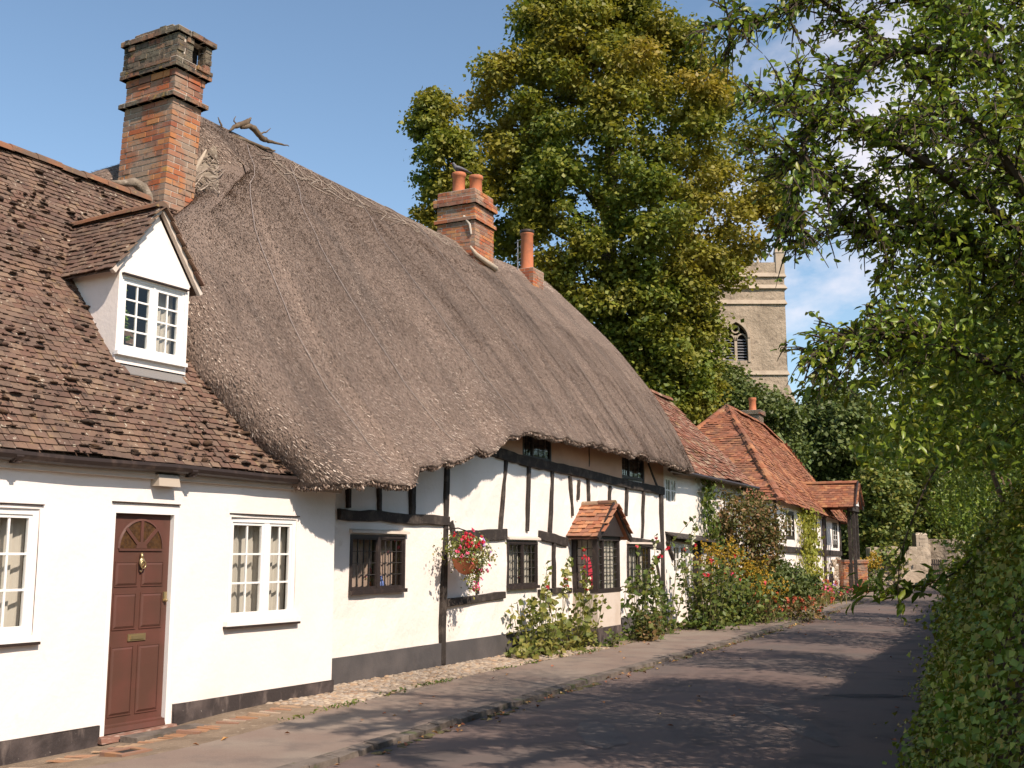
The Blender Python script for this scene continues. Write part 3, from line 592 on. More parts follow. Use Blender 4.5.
# --- thatch
EAVE = [(-3, 2.50), (-2.06, 2.52), (-1.26, 2.43), (-.52, 2.44), (0.0, 2.50), (.10, 2.70), (.62, 2.74), (1.49, 2.92), (2.13, 2.96), (2.27, 3.09), (2.94, 3.10), (3.05, 3.16), (3.36, 3.42), (4.87, 3.54), (6.4, 3.60), (6.6, 3.53), (7.26, 3.60), (10.6, 3.56), (13.47, 3.50), (16, 3.5)]
YE = lambda s_: interp(s_, [(-.8, -1.0), (1.2, -.7), (2, -.6)])
SLt = lambda t: interp(t, [(0, -1.40), (.08, -1.85), (.2, -2.18), (.36, -2.20), (.62, -1.85), (.78, -1.25), (.90, -.35), (1, .55)])
SRt = lambda t: interp(t, [(0, 13.55), (.15, 14.2), (.42, 14.75), (.65, 14.75), (.85, 14.2), (.95, 13.5), (1, 12.7)])
RZ = lambda s_: interp(s_, [(-1, 7.86), (.6, 8.0), (4, 8.05), (8, 8.10), (12.5, 8.28)])
def thatch_pt(kind, k, t):
    """kind f(ront)/r(ight)/b(ack)/l(eft) with corner arcs; k along that piece 0..1; t up the slope"""
    sl, sr = SLt(t), SRt(t); g = t - .035 * sin(pi * t)
    sE = lerp(SLt(0), SRt(0), k) if kind == 'f' else (SRt(0) if kind in 'r' else SLt(0) if kind == 'l' else lerp(SRt(0), SLt(0), k))
    def row(sE): ye = YE(sE); return ye + (3 - ye) * g
    yl, yr_ = row(SLt(0)), row(SRt(0)); yb = 3 + 3.6 * (1 - g); r = min(.55, (yb - yl) * .45) ; 
    if kind == 'f': s_ = lerp(sl + r, sr - r, k); y = row(sE); ze = interp(sE, EAVE)
    elif kind == 'b': s_ = lerp(sr - r, sl + r, k); y = yb; ze = lerp(3.5, 2.6, k)
    elif kind == 'r':
        ze = 3.5; y0_, y1_ = yr_, yb
        if k < .35: a = k / .35 * pi / 2; s_ = sr - r + r * sin(a); y = y0_ + r - r * cos(a)
        elif k < .65: s_ = sr; y = lerp(y0_ + r, y1_ - r, (k - .35) / .3)
        else: a = (k - .65) / .35 * pi / 2; s_ = sr - r + r * cos(a); y = y1_ - r + r * sin(a)
    else:
        ze = 2.42; y0_, y1_ = yl, yb; k = 1 - k
        if k < .35: a = k / .35 * pi / 2; s_ = sl + r - r * sin(a); y = y0_ + r - r * cos(a)
        elif k < .65: s_ = sl; y = lerp(y0_ + r, y1_ - r, (k - .35) / .3)
        else: a = (k - .65) / .35 * pi / 2; s_ = sl + r - r * cos(a); y = y1_ - r + r * sin(a)
    ze += .07 * nz(sE * 1.9, 4.4) + .04 * nz(sE * 4.1, 1.4)
    zr = RZ(s_); z = ze + (zr - ze) * t
    if kind == 'l' or (kind == 'f' and k < .12) or (kind == 'b' and k > .9): s_ += 1.1 * math.exp(-((y - 2.35) / .85) ** 2) * min(max((z - 5.0) / .8, 0), 1) * min(max((7.8 - z) / .6, 0), 1) * (1 if kind == 'l' else ((1 - k / .12) ** 2 if kind == 'f' else (k - .9) / .1))
    h = .05 * nz(s_ * .5, z * .35, 3.7) + .012 * nz(s_ * 4, z * .8, 1) + .03 * nz(s_ * 1.3, z * .5, 8)
    if t > .97: h *= .3
    return Vector((s_, y - h, z + h * .4))
def eave_pt(kind, k, q):
    p = thatch_pt(kind, k, 0); n = {'f': Vector((0, 1, 0)), 'b': Vector((0, -1, 0)), 'r': Vector((-1, 0, 0)), 'l': Vector((1, 0, 0))}[kind]
    if kind in 'rl' and (k < .34 or k > .66): n = (n + (Vector((0, 1, 0)) if ((k < .35) == (kind == 'r')) else Vector((0, -1, 0)))).normalized()
    dz = .02 * nz(p.x * 9, 2.2) + .035 * nz(p.x * 3.3, 7)
    return [p + n * .5 + Vector((0, 0, .30)), p + n * .30 + Vector((0, 0, .03 + dz)), p + n * .10 + Vector((0, 0, -.05 + dz)), p + n * .015 + Vector((0, 0, -.02 + dz))][q]
T_SEG = [('f', 200), ('r', 20), ('b', 20), ('l', 20)]; TN = 34
th = MB(); cols = []
for kd, n in T_SEG:
    for i in range(n):
        k = i / n; col = []
        for q in range(4): col.append(len(th.v)); th.v.append(tuple(eave_pt(kd, k, q)))
        for j in range(TN + 1): col.append(len(th.v)); th.v.append(tuple(thatch_pt(kd, k, (j / TN) ** 1.1)))
        cols.append(col)
for i in range(len(cols)):
    a, b = cols[i], cols[(i + 1) % len(cols)]
    for j in range(len(a) - 1): th.f.append((a[j], b[j], b[j + 1], a[j + 1])); th.m.append(0)
thatch = th.build('thatch', M['thatch'], B, smooth=True)
# loose straw ends all over the visible coat
def straw_field(n, kinds, tr, ln, wd, tilt):
    Vs = []
    for i in range(n):
        kd = random.choices([a for a, b in kinds], [b for a, b in kinds])[0]; k = random.random(); t = random.uniform(*tr)
        p = thatch_pt(kd, k, t); dk = .004 if kd == 'f' else .03; p2 = thatch_pt(kd, min(k + dk, .9999), t); p3 = thatch_pt(kd, k, min(t + .02, 1)) if t < .98 else thatch_pt(kd, k, t - .02)
        e = (p2 - p); u = (p3 - p) if t < .98 else (p - p3)
        if e.length < 1e-6 or u.length < 1e-6: continue
        e.normalize(); u.normalize(); nrm = e.cross(u)
        if kd == 'b': pass
        if nrm.length < .1: continue
        nrm.normalize()
        d = (-u + e * random.gauss(0, .13) + nrm * random.uniform(*tilt)).normalized(); L = random.uniform(*ln); w_ = random.uniform(*wd) * .5
        s0 = p + nrm * .002 - d * L * .4; s1 = p + nrm * .006 + d * L * .6
        sd = d.cross(nrm).normalized() * w_
        Vs += [s0 - sd, s0 + sd, s1 + sd, s1 - sd]
    V = np.array([tuple(v) for v in Vs]); Q = np.arange(len(V)).reshape(-1, 4); return V, Q
V, Q = straw_field(190000, [('f', 10), ('l', 1.2), ('r', .5)], (0, .995), (.02, .06), (.003, .008), (.08, .6))
tag(npmesh('straw', V, Q, M['straw'], thatch), kind='stuff')
Vs = []
for i in range(18000):
    kd = 'f' if random.random() < .9 else 'l'; k = random.random(); q = random.uniform(0.9, 3)
    a = eave_pt(kd, k, int(q)); b = eave_pt(kd, k, min(int(q) + 1, 3)); p = a.lerp(b, q - int(q))
    d = Vector((random.gauss(0, .3), random.gauss(-.25, .3), -1)).normalized(); L = random.uniform(.012, .04); sd = Vector((random.gauss(0, 1), random.gauss(0, 1), .1)).normalized() * random.uniform(.003, .007)
    p0 = p - d * .02; p1 = p + d * L; Vs += [p0 - sd, p0 + sd, p1 + sd, p1 - sd]
V = np.array([tuple(v) for v in Vs]); tag(npmesh('eave_straw', V, np.arange(len(V)).reshape(-1, 4), M['straw'], thatch), kind='stuff')
# ridge liggers and netting wires
k = MB()
for i in range(150):
    s_ = lerp(.4, 8.0, random.random() ** 1.5); kk = (s_ - SLt(0)) / (SRt(0) - SLt(0)); t0 = random.uniform(.90, .985)
    dk = random.uniform(-.035, .035); dt_ = random.uniform(-.05, .05)
    pts = [thatch_pt('f', min(max(kk + dk * q, 0), 1), min(max(t0 + dt_ * q, 0), .995)) + Vector((0, -.012, .008)) for q in (0, .25, .5, .75, 1)]; k.tube(pts, .007, 4)
tag(k.build('ridge_spars', M['spar'], thatch), kind='stuff')
for kk in (.075, .19, .34, .50, .70, .88):
    k = MB(); pts = [thatch_pt('f', kk + .055 * (t - .5) * (-1 if kk > .1 else .2), t) + Vector((0, -.014, .010)) for t in [j / 24 for j in range(1, 24)]]; k.tube(pts, .005, 4); k.build('netting_wire', M['wire'], thatch)
# --- big chimney (on the party wall)
cf = lambda x, y, z: FT.loc(FL.w(x, y, z))
c1 = empty('chimney', None, None); c1.parent = B
lo = FT.loc(FL.w(0, 0, 0)); c1.location = (lo.x, lo.y, 0); c1.rotation_euler = (0, 0, FL.rz - FT.rz)
bpy.data.objects.remove(c1)
def turned(mb, fn):
    mb.v = [tuple(fn(*v)) for v in mb.v]
def rotv(x, y, z): q = FT.loc(FL.w(x, y + .15 * max(8.3 - z, 0) / 2.6, z)); return q
k = MB(); x0, x1, yy0, yy1 = 2.54, 3.04, 2.30, 3.20
brick_block(k, x0, x1, yy0, yy1, 5.2, 7.50, jit=.005)
brick_block(k, x0 + .0, x1, yy0 + .0, yy1, 7.56, 7.80, jit=.005)
k.cur = 2
brick_block(k, x0 - .06, x1 + .06, yy0 - .06, yy1 + .06, 7.50, 7.57, jit=.012)
k.cur = 0; brick_block(k, x0 - .01, x1 + .01, yy0 - .01, yy1 + .01, 7.80, 7.90, jit=.006)
k.cur = 2; brick_block(k, x0 - .07, x1 + .07, yy0 - .07, yy1 + .07, 7.90, 8.03, jit=.014, bh=.06)
brick_block(k, x0 - .05, x0 + .10, yy0 - .05, yy1 + .05, 8.03, 8.36, jit=.012)           # head: side walls frame the street opening, darkened by a block inside
brick_block(k, x1 - .06, x1 + .05, yy0 - .05, yy0 + .09, 8.03, 8.36, jit=.01)
brick_block(k, x0 + .1, x0 + .22, yy0 - .05, yy0 + .09, 8.03, 8.36, jit=.01)
brick_block(k, x0 - .05, x1 + .05, yy1 - .15, yy1 + .05, 8.03, 8.36, jit=.01)
brick_block(k, x0 - .09, x1 + .09, yy0 - .09, yy1 + .09, 8.36, 8.44, jit=.014, bh=.07)
brick_block(k, x0 - .02, x1 - .1, yy0 + .1, yy1 - .1, 8.44, 8.52, jit=.02, bh=.07)
k.cur = 0
turned(k, rotv); chim = k.build('chimney', [M['brick'], M['mortar'], M['brickrot']], B)
k = MB(); k.box(x0 + .11, x1 - .04, yy0 + .12, yy1 - .16, 8.0, 8.358); turned(k, rotv); k.build('dark_flue_block', M['dark'], chim)  # near-black block added, its colour standing for the unlit hollow of the head
from mathutils.bvhtree import BVHTree
BV = BVHTree.FromPolygons([Vector(v) for v in th.v], th.f)
def on_thatch(u, v, h=.0):
    c = Vector((0, 0, H)); o = FT.loc(c); d = (FT.loc(c + ray(u, v)) - o).normalized(); p, n, _, _ = BV.ray_cast(o, d)
    if p is None: return None
    if n.dot(d) > 0: n = -n
    return p + n * h
k = MB(); k.smooth = True; L_ = [on_thatch(*q, .02) for q in ((206, 150), (202, 158), (198, 165), (194, 172), (189, 179), (184, 186), (178, 192))]; L_ = [q for q in L_ if q]
k.tube(L_, [.01, .03, .035, .035, .035, .03, .01][:len(L_)], 8); k.build('flaunching', M['flaunch'], chim)
k = MB(); nx, ny = 8, 6; ok_ = True; grid = []
for a in range(nx + 1):
    for b in range(ny + 1):
        t = b / ny; ul = lerp(212, 178, t); ur = lerp(217, 219, t); u = lerp(ul, ur, a / nx); v = lerp(146, 190, t); q = on_thatch(u, v + 2 * nz(a * .7, b * .7), .03 - .028 * (a in (0, nx) or b in (0, ny))); grid.append(q)
if all(grid):
    k.v = [tuple(q) for q in grid]
    for a in range(nx):
        for b in range(ny): q = a * (ny + 1) + b; k.f.append((q, q + 1, q + ny + 2, q + ny + 1)); k.m.append(0)
    k.build('mortar_apron', M['apron'], chim, smooth=True)
k = MB()
for i in range(46):
    t = random.random() ** .6; u = random.uniform(lerp(212, 180, t), lerp(218, 224, t)); v = lerp(150, 197, t); du = random.uniform(5, 16); dv = random.gauss(0, 5)
    pts = [on_thatch(u + du * (q - .5), v + dv * (q - .5) + 2 * sin(q * 5 + i), .05) for q in (0, .35, .7, 1)]
    if all(pts) and max((a - b).length for a, b in zip(pts, pts[1:])) < .5: k.tube(pts, .009, 4)
tag(k.build('thatch_twigs', M['spar'], thatch), kind='stuff')
k = MB(); k.smooth = True; L_ = [FT.loc(FL.o + FL.ex * q.x + FL.ey * q.y + Vector((0, 0, q.z + .05))) for q in [roof_px(*w_) for w_ in ((112, 186), (122, 187), (134, 186), (143, 192), (149, 200), (152, 208))]]
k.tube(L_, [.02, .04, .06, .07, .05, .02], 8); k.build('flaunching', M['apron'], chim)
# --- second chimney with pots
k = MB(); x0, x1, yy0, yy1 = 8.28, 9.14, 2.55, 3.45
brick_block(k, x0, x1, yy0, yy1, 7.2, 8.52, jit=.005); brick_block(k, x0 - .05, x1 + .05, yy0 - .05, yy1 + .05, 8.52, 8.60); brick_block(k, x0 + .0, x1, yy0, yy1, 8.60, 8.88)
brick_block(k, x0 - .06, x1 + .06, yy0 - .06, yy1 + .06, 8.88, 9.05, jit=.008); brick_block(k, x0 + .01, x1 - .01, yy0 + .01, yy1 - .01, 9.05, 9.22, jit=.006); ch2 = k.build('chimney', [M['brick'], M['mortar']], B)
for px_, py_, hh in ((x0 + .30, yy1 - .35, .50), (x0 + .42, yy0 + .2, .42)):
    k = MB(); k.smooth = True; k.lathe([(.145, 9.2), (.135, 9.25), (.13, 9.2 + hh - .09), (.15, 9.2 + hh - .08), (.155, 9.2 + hh - .02), (.145, 9.2 + hh), (.115, 9.2 + hh), (.11, 9.3)], (px_, py_, 0), 18); k.build('chimney_pot', M['pot'], ch2)
k = MB(); k.tube([(x0 - .02, yy0 + .25, 8.62), (x0 - .03, yy0 + .1, 8.42), (x0 - .03, yy0 + .06, 8.2)], [.03, .025, .02]); k.build('mortar_repair', M['mortar'], ch2)
k = MB(); k.smooth = True; k.tube([(x0 - .1, yy0 + .05, 7.93), (x0 + .0, yy0 - .04, 7.76), (x1, yy0 - .05, 7.66), (x1 + .10, yy0 + .04, 7.76)], [.02, .05, .07, .03], 8); k.build('flaunching', M['flaunch'], ch2)
# third stack: tall pot on small brick base
k = MB(); brick_block(k, 11.25, 11.85, 2.6, 3.1, 7.7, 8.22); ch3 = k.build('chimney', [M['brick'], M['mortar']], B)
k = MB(); k.smooth = True; k.lathe([(.16, 8.2), (.15, 8.3), (.145, 9.05), (.165, 9.07), (.16, 9.1)], (11.45, 2.85, 0), 18); k.build('chimney_pot', M['pot'], ch3)
k = MB(); k.smooth = True; k.lathe([(.15, 9.09), (.17, 9.1), (.17, 9.17), (.0, 9.2)], (11.45, 2.85, 0), 18); k.build('cowl', M['gutter'], ch3)
k = MB(); k.tube([(11.05, 2.9, 8.1), (11.05, 2.9, 8.85)], .015, 5)
for z in (8.35, 8.5, 8.65, 8.8): k.tube([(10.9, 2.75, z), (11.2, 3.05, z + .03)], .008, 4)
k.build('television_aerial', M['aerial'], ch3)
# --- porch
pr_ = MB(); s0, s1, yo = 7.30, 8.45, -.50
pr_.box(s0, s0 + .06, yo, -.005, .32, .93); pr_.box(s1 - .06, s1, yo, -.005, .32, .93); pr_.box(s0 + .06, s1 - .06, yo, yo + .06, .32, .93)
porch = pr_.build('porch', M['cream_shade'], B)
k = MB(); k.box(s0 - .02, s1 + .02, yo - .02, -.004, -.05, .32); k.build('porch_plinth', M['plinth'], porch)
k = MB()
for x, y in ((s0, yo), (s1 - .09, yo), (s0, -.095), (s1 - .09, -.095)): k.box(x, x + .09, y, y + .09, .93, 2.0)
k.box(s0 - .01, s1 + .01, yo - .012, yo + .08, .93, 1.0); k.box(s0 - .011, s0 + .08, yo + .081, 0, .932, .998); k.box(s0 - .01, s1 + .01, yo - .013, yo + .082, 1.86, 1.96); k.box(s0 - .012, s0 + .08, yo + .083, 0, 1.862, 1.958)
k.box(s0 + .30, s0 + .36, yo + .005, yo + .07, 1.0, 1.86)
k.add([(s0 - .05, yo - .07, 1.94), (s1 + .05, yo - .07, 1.94), ((s0 + s1) / 2, yo - .07, 2.47)], [(0, 1, 2)])
k.build('porch_frame', M['frame_dark'], porch)
k = MB()
for i in range(1, 4): x = lerp(s0 + .36, s1 - .09, i / 4); k.box(x - .006, x + .006, yo + .025, yo + .04, 1.0, 1.86)
for i in range(1, 6): z = lerp(1., 1.86, i / 6); k.box(s0 + .09, s1 - .09, yo + .024, yo + .041, z - .006, z + .006); k.box(s0 + .025, s0 + .041, yo + .09, -.09, z - .006, z + .006)
for i in range(1, 3): y = lerp(yo + .09, -.09, i / 3); k.box(s0 + .024, s0 + .04, y - .006, y + .006, 1., 1.86)
k.build('leading', M['lead'], porch)
k = MB(); k.quad((s0 + .03, -.09, 1.), (s0 + .03, yo + .09, 1.), (s0 + .03, yo + .09, 1.86), (s0 + .03, -.09, 1.86)); k.quad((s0 + .09, yo + .03, 1.), (s1 - .09, yo + .03, 1.), (s1 - .09, yo + .03, 1.86), (s0 + .09, yo + .03, 1.86)); k.build('porch_glass', M['glass'], porch)
k = MB(); n = 30
for i in range(n):
    xa, xb = lerp(s0 + .36, s1 - .1, i / n), lerp(s0 + .36, s1 - .1, (i + 1) / n); f_ = lambda x: yo + .10 + .015 * sin(x * 60)
    k.quad((xa, f_(xa), 1.), (xb, f_(xb), 1.), (xb, f_(xb), 1.86), (xa, f_(xa), 1.86))
k.build('porch_curtain', M['curtain'], porch, smooth=True)
k = MB(); xr = (s0 + s1) / 2; yf = yo - .14; za = 1.90; zb = 2.52; hw = .80
for sg in (-1, 1):
    O = Vector((xr + sg * hw, yf, za)); u = Vector((-sg * hw, 0, zb - za)); tiles(k, O, (0, 1, 0), u, -yf + .02, u.length, gauge=.115, tw=.16, th=.014, sag=.015, lift=.012, seed=sg)
    k.add([O + Vector((0, 0, -.02)), O + Vector((0, -yf, -.02)), O + u + Vector((0, -yf, -.02)), O + u + Vector((0, 0, -.02))], [(0, 1, 2, 3)])
pt = k.build('porch_roof', M['ptile'], porch)
k = MB(); ridge_tiles(k, (xr, yf - .01, zb + .035), (xr, .0, zb + .035), r=.08); k.build('porch_ridge_tiles', M['btile'], pt)
k = MB()
for sg in (-1, 1):
    p0 = Vector((xr + sg * (hw + .01), yf - .012, za - .06)); p1 = Vector((xr, yf - .012, zb - .03)); t = (p1 - p0).normalized(); n = Vector((-t.z, 0, t.x)) * (.10 * sg); dp = Vector((0, .03, 0)); q = [p0, p1, p1 + dp, p0 + dp]; k.hexa(q + [x - n for x in q])
k.build('porch_bargeboard', M['frame_dark'], pt)
# ================================================================== THIRD COTTAGE
Cc = empty('tiled_roof_cottage', 'low white cottage with lichened brown tiles between thatch and orange hipped roof', 'cottage', loc=FT.w(12.64, .02), rz=FT.rz)
T3 = lambda u, v: (FT.px(u, v, 0)[0] - 12.64, FT.px(u, v, 0)[1])
HA = (.15, 1.02, 2.74, 3.40); HB = (4.95, 6.1, 2.66, 3.36); HC = (.6, 1.75, 1.15, 1.86); HD = (2.1, 3.0, .1, 1.86)
w = MB(); wall(w, 0, 7.3, -.1, 3.6, [HA, HB, HC, HD], amp=.03, seed=21, reveal=.09); shell(w, 0, 7.3, 0, 4.6, -.1, 3.6, gable=6.05); w.build('wall', M['limewash'], Cc)
k = MB(); k.box(HD[0], HD[1], .05, .1, .1, 1.86); k.build('door', M['frame_dark'], Cc)
for (a, b, c, d), pn, nm in ((HA, (2, 2), 0), (HB, (2, 2), 1), (HC, (2, 2), 2)):
    window(Cc, a, b, c, d, .0, M['paint'], M['paint'], [(0, .48), (.52, 1)], fw=.05, panes=pn, bar=.03, cw=.04, cur=nm == 2)
k = MB(); k.beam((.1, 1.99), (3.3, 1.90), .12, .10); k.hexa([(.05, -.28, 1.97), (3.3, -.28, 1.90), (3.3, 0, 2.02), (.05, 0, 2.09), (.05, -.28, 2.0), (3.3, -.28, 1.93), (3.3, 0, 2.06), (.05, 0, 2.13)]); k.beam((.08, 1.9), (.5, 1.5), .07, .06); k.build('door_hood', M['timber'], Cc)
k = MB(); O = Vector((-.6, -.32, 3.50)); u = Vector((0, 2.55, 2.65)); tiles(k, O, (1, 0, 0), u, 8.0, u.length, gauge=.13, tw=.19, th=.016, sag=.08, lift=.01, seed=6)
k.add([O, O + Vector((8, 0, 0)), O + u + Vector((8, 0, 0)), O + u, O + Vector((0, 5.1, 0)), O + Vector((8, 5.1, 0))], [(0, 1, 2, 3), (3, 2, 5, 4)]); r3 = k.build('roof', M['btile'], Cc)
k = MB(); ridge_tiles(k, O + u + Vector((0, 0, .04)), O + u + Vector((8, 0, .04)), r=.13); k.build('ridge_tiles', M['btile'], r3)
k = MB(); k.tube([(-.6, -.36, 3.46), (7.4, -.36, 3.47)], .05, 8); k.build('gutter', M['gutter'], Cc)
# ================================================================== FOURTH COTTAGE
D = empty('hipped_roof_cottage', 'black and white timbered cottage with bright orange hipped tile roof at the bend', 'cottage', F4)
K1 = (.1, 1.7, 2.16, 3.20); K2 = (5.2, 6.6, 2.1, 3.15); K3 = (10.6, 11.9, 1.92, 3.05); K4 = (7.9, 8.9, 1.9, 3.2)
w = MB(); wall(w, -1.9, 12.6, -.2, 3.55, [K1, K2, K3, K4], amp=.05, seed=31, step=.5); shell(w, -1.9, 12.6, 0, 6, -.2, 3.55); w.build('wall', M['white'], D)
for kk, cur in ((K1, 1), (K2, 1), (K3, 1), (K4, 0)): window(D, *kk, -.01, M['frame_dark'], M['paint'] if cur else M['frame_dark'], [(0, .48), (.52, 1)], fw=.10, panes=(2, 4), bar=.035, cw=.05, curgap=.0, cur=bool(cur))
S4 = lambda u, v: F4.px(u, v, 0)
k = MB(); k.beam((-1.9, 1.82), (12.6, 1.66), .22, .06, seg=14); k.build('beam', M['timber'], D)
for x in (-1.8, 4.4, 12.5): k = MB(); k.beam((x, 1.8), (x + .05, 3.5), .15, .05); k.build('stud', M['timber'], D)
k = MB(); k.tube([(7.55, -.12, -.1), (7.55, -.12, 3.1), (7.55, -.3, 3.3)], .07, 8); k.build('downpipe', M['gutter'], D)
k = MB()
# stone patch low on the right
for i in range(90):
    x = random.uniform(9.3, 12.5); z = random.uniform(.1, 1.45); k.blob((x, -.03, z), random.uniform(.07, .14), 6, 4, (1.3, .4, .8), .4)
k.build('rubble_base', M['stone'], D)
a_ = Vector((-2.25, -.35, 3.42)); b_ = F4.pxY(847, 524, 50.5); b_ = Vector((13.0, -.35, 3.02)); ra = Vector((4.1, 3, 7.6)); rb = Vector((10.6, 3, 7.55)); rc = Vector((12.9, 2.6, 6.9)); bl = Vector((-2.25, 6.4, 3.42)); br = Vector((14.5, 6.4, 3.2))
k = MB(); k.add([a_, b_, rc, rb, ra, bl, br], [(0, 1, 2, 3, 4), (5, 0, 4), (1, 6, 2), (4, 3, 2, 6, 5)])
def tri_tiles(mb, A0, B0, poly3, gauge=.16, tw=.22, seed=0, sag=.10):
    e = (B0 - A0).normalized(); c = sum(poly3, Vector()) / len(poly3); u = c - A0; u = (u - e * u.dot(e)).normalized(); P2 = [((q - A0).dot(e), (q - A0).dot(u)) for q in poly3]
    smin = min(p[0] for p in P2); L = max(p[0] for p in P2) - smin; D_ = max(p[1] for p in P2)
    def ins(s_, d):
        s_ += smin; c_ = False; j = len(P2) - 1
        for i in range(len(P2)):
            if (P2[i][1] > d) != (P2[j][1] > d) and s_ < (P2[j][0] - P2[i][0]) * (d - P2[i][1]) / (P2[j][1] - P2[i][1]) + P2[i][0]: c_ = not c_
            j = i
        return c_
    tiles(mb, A0 + e * smin, e, u, L, D_, ins, gauge=gauge, tw=tw, th=.02, sag=sag, lift=.01, seed=seed)
tri_tiles(k, a_, b_, [a_, b_, rc, rb, ra], seed=12); tri_tiles(k, bl, a_, [bl, a_, ra], seed=13); tri_tiles(k, b_, br, [b_, br, rc], seed=14)
r4 = k.build('roof', M['otile'], D)
for p, q in ((a_, ra), (ra, rb), (rb, rc), (bl, ra), (b_, rc)): k = MB(); ridge_tiles(k, p + Vector((0, 0, .06)), q + Vector((0, 0, .06)), r=.16); k.build('hip_ridge_tiles', M['otile'], r4)
cc = F4.px(762, 402, 3.2)
k = MB(); brick_block(k, 10.2, 11.1, 3.0, 3.8, 7.0, 8.05, bl=.24, bh=.075); brick_block(k, 10.12, 11.18, 2.92, 3.88, 8.05, 8.25, bl=.24, bh=.075); c4_ = k.build('chimney', [M['brickrot'], M['mortar']], D)
k = MB(); k.smooth = True; k.lathe([(.19, 8.24), (.17, 8.32), (.16, 8.75), (.19, 8.78), (.18, 8.88)], (10.65, 3.4, 0), 16); k.build('chimney_pot', M['pot'], c4_)
# open timber shelter with its own gable
F5 = Frame(at_depth(856, 555, 47).x, 47, 25.0)
G = empty('timber_shelter', 'small open gabled shelter with orange tiles on dark posts beside hipped cottage', 'shelter', F5)
k = MB(); zr, ze, hw = 4.62, 3.55, 1.15
for sg in (-1, 1):
    O = Vector((sg * hw, -.2, ze)); u = Vector((-sg * hw, 0, zr - ze)); tiles(k, O, (0, 1, 0), u, 2.6, u.length, gauge=.15, tw=.22, th=.02, sag=.05, seed=sg + 40)
    k.add([O, O + Vector((0, 2.6, 0)), O + u + Vector((0, 2.6, 0)), O + u], [(0, 1, 2, 3)])
r5 = k.build('roof', M['otile'], G)
k = MB(); ridge_tiles(k, (0, -.22, zr + .05), (0, 2.4, zr + .05), r=.13); k.build('ridge_tiles', M['otile'], r5)
k = MB()
for sg in (-1, 1):
    p0 = Vector((sg * (hw + .03), -.24, ze - .08)); p1 = Vector((0, -.24, zr - .02)); t = (p1 - p0).normalized(); n = Vector((-t.z, 0, t.x)) * (.16 * sg); dp = Vector((0, .04, 0)); q = [p0, p1, p1 + dp, p0 + dp]; k.hexa(q + [x - n for x in q])
k.build('bargeboard', M['frame_dark'], G)
k = MB(); k.add([(-hw * .8, -.1, ze + .12), (hw * .8, -.1, ze + .12), (0, -.1, zr - .2)], [(0, 1, 2)]); k.build('gable_infill', M['paint'], G)
for x, y in ((.1, .05), (.95, .05), (.6, .30)): k = MB(); k.box(x - .07, x + .07, y - .07, y + .07, -.1, ze + .1); k.build('post', M['timber'], G)
k = MB(); k.box(-1, 1, -.08, .08, ze - .12, ze + .08); k.build('tie_beam', M['timber'], G)
# ================================================================== GROUND, ROAD, PAVEMENT
def smooth_line(pts, n=8):
    out = []; P_ = [Vector(p) for p in pts]
    for i in range(len(P_) - 1):
        a, b, c, d = P_[max(i - 1, 0)], P_[i], P_[i + 1], P_[min(i + 2, len(P_) - 1)]
        for k in range(n):
            t = k / n; out.append(.5 * ((2 * b) + (c - a) * t + (2 * a - 5 * b + 4 * c - d) * t * t + (3 * b - a - 3 * c + d) * t ** 3))
    return out + [P_[-1]]
KL = smooth_line([(-8.6, -8, 0), (-5.2, 0, 0), (-3.3, 4.6, 0), (-1.57, 8.87, 0), (-.52, 11.3, 0), (1.34, 15.5, 0), (5.1, 23.4, 0), (8.3, 30.5, 0), (11.0, 36.6, 0), (14.8, 45, 0), (20, 58, 0), (20.5, 62, 0), (19, 68, 0)])
RL = smooth_line([(-2.5, -8, 0), (1.1, 0, 0), (2.2, 5, 0), (3.30, 8.7, 0), (4.35, 11.5, 0), (5.95, 15.3, 0), (9.5, 23.5, 0), (12.0, 30, 0), (15.0, 37, 0), (19.2, 46, 0), (25.6, 61.5, 0), (27.5, 64, 0), (30, 72, 0)])
def at_line(L, Y):
    for a, b in zip(L, L[1:]):
        if a.y <= Y <= b.y: return a.lerp(b, (Y - a.y) / max(b.y - a.y, 1e-6))
    return L[0] if Y < L[0].y else L[-1]
k = MB(); k.quad((-900, -900, -.22), (900, -900, -.22), (900, 1200, -.22), (-900, 1200, -.22)); tag(k.build('ground', M['grass']), kind='structure')
# road sheet with camber and small irregularities
k = MB(); Ys = [-8 + i * .5 for i in range(140)]; n = 14
for Y in Ys:
    a = at_line(KL, Y) - Vector((.25, 0, 0)); b = at_line(RL, Y) + Vector((1.2, 0, 0))
    for j in range(n + 1):
        t = j / n; p = a.lerp(b, t); k.v.append((p.x, Y, -.065 + .03 * sin(pi * t) + .008 * nz(p.x * .8, Y * .8)))
for i in range(len(Ys) - 1):
    for j in range(n): q = i * (n + 1) + j; k.f.append((q, q + 1, q + n + 2, q + n + 1)); k.m.append(0)
tag(k.build('road', M['asphalt'], smooth=True), kind='structure')
# road turning right past the end wall
k = MB(); k.quad((18, 57, -.06), (60, 62, -.06), (60, 70, -.06), (18, 70, -.06)); tag(k.build('far_road', M['asphalt']), kind='structure')
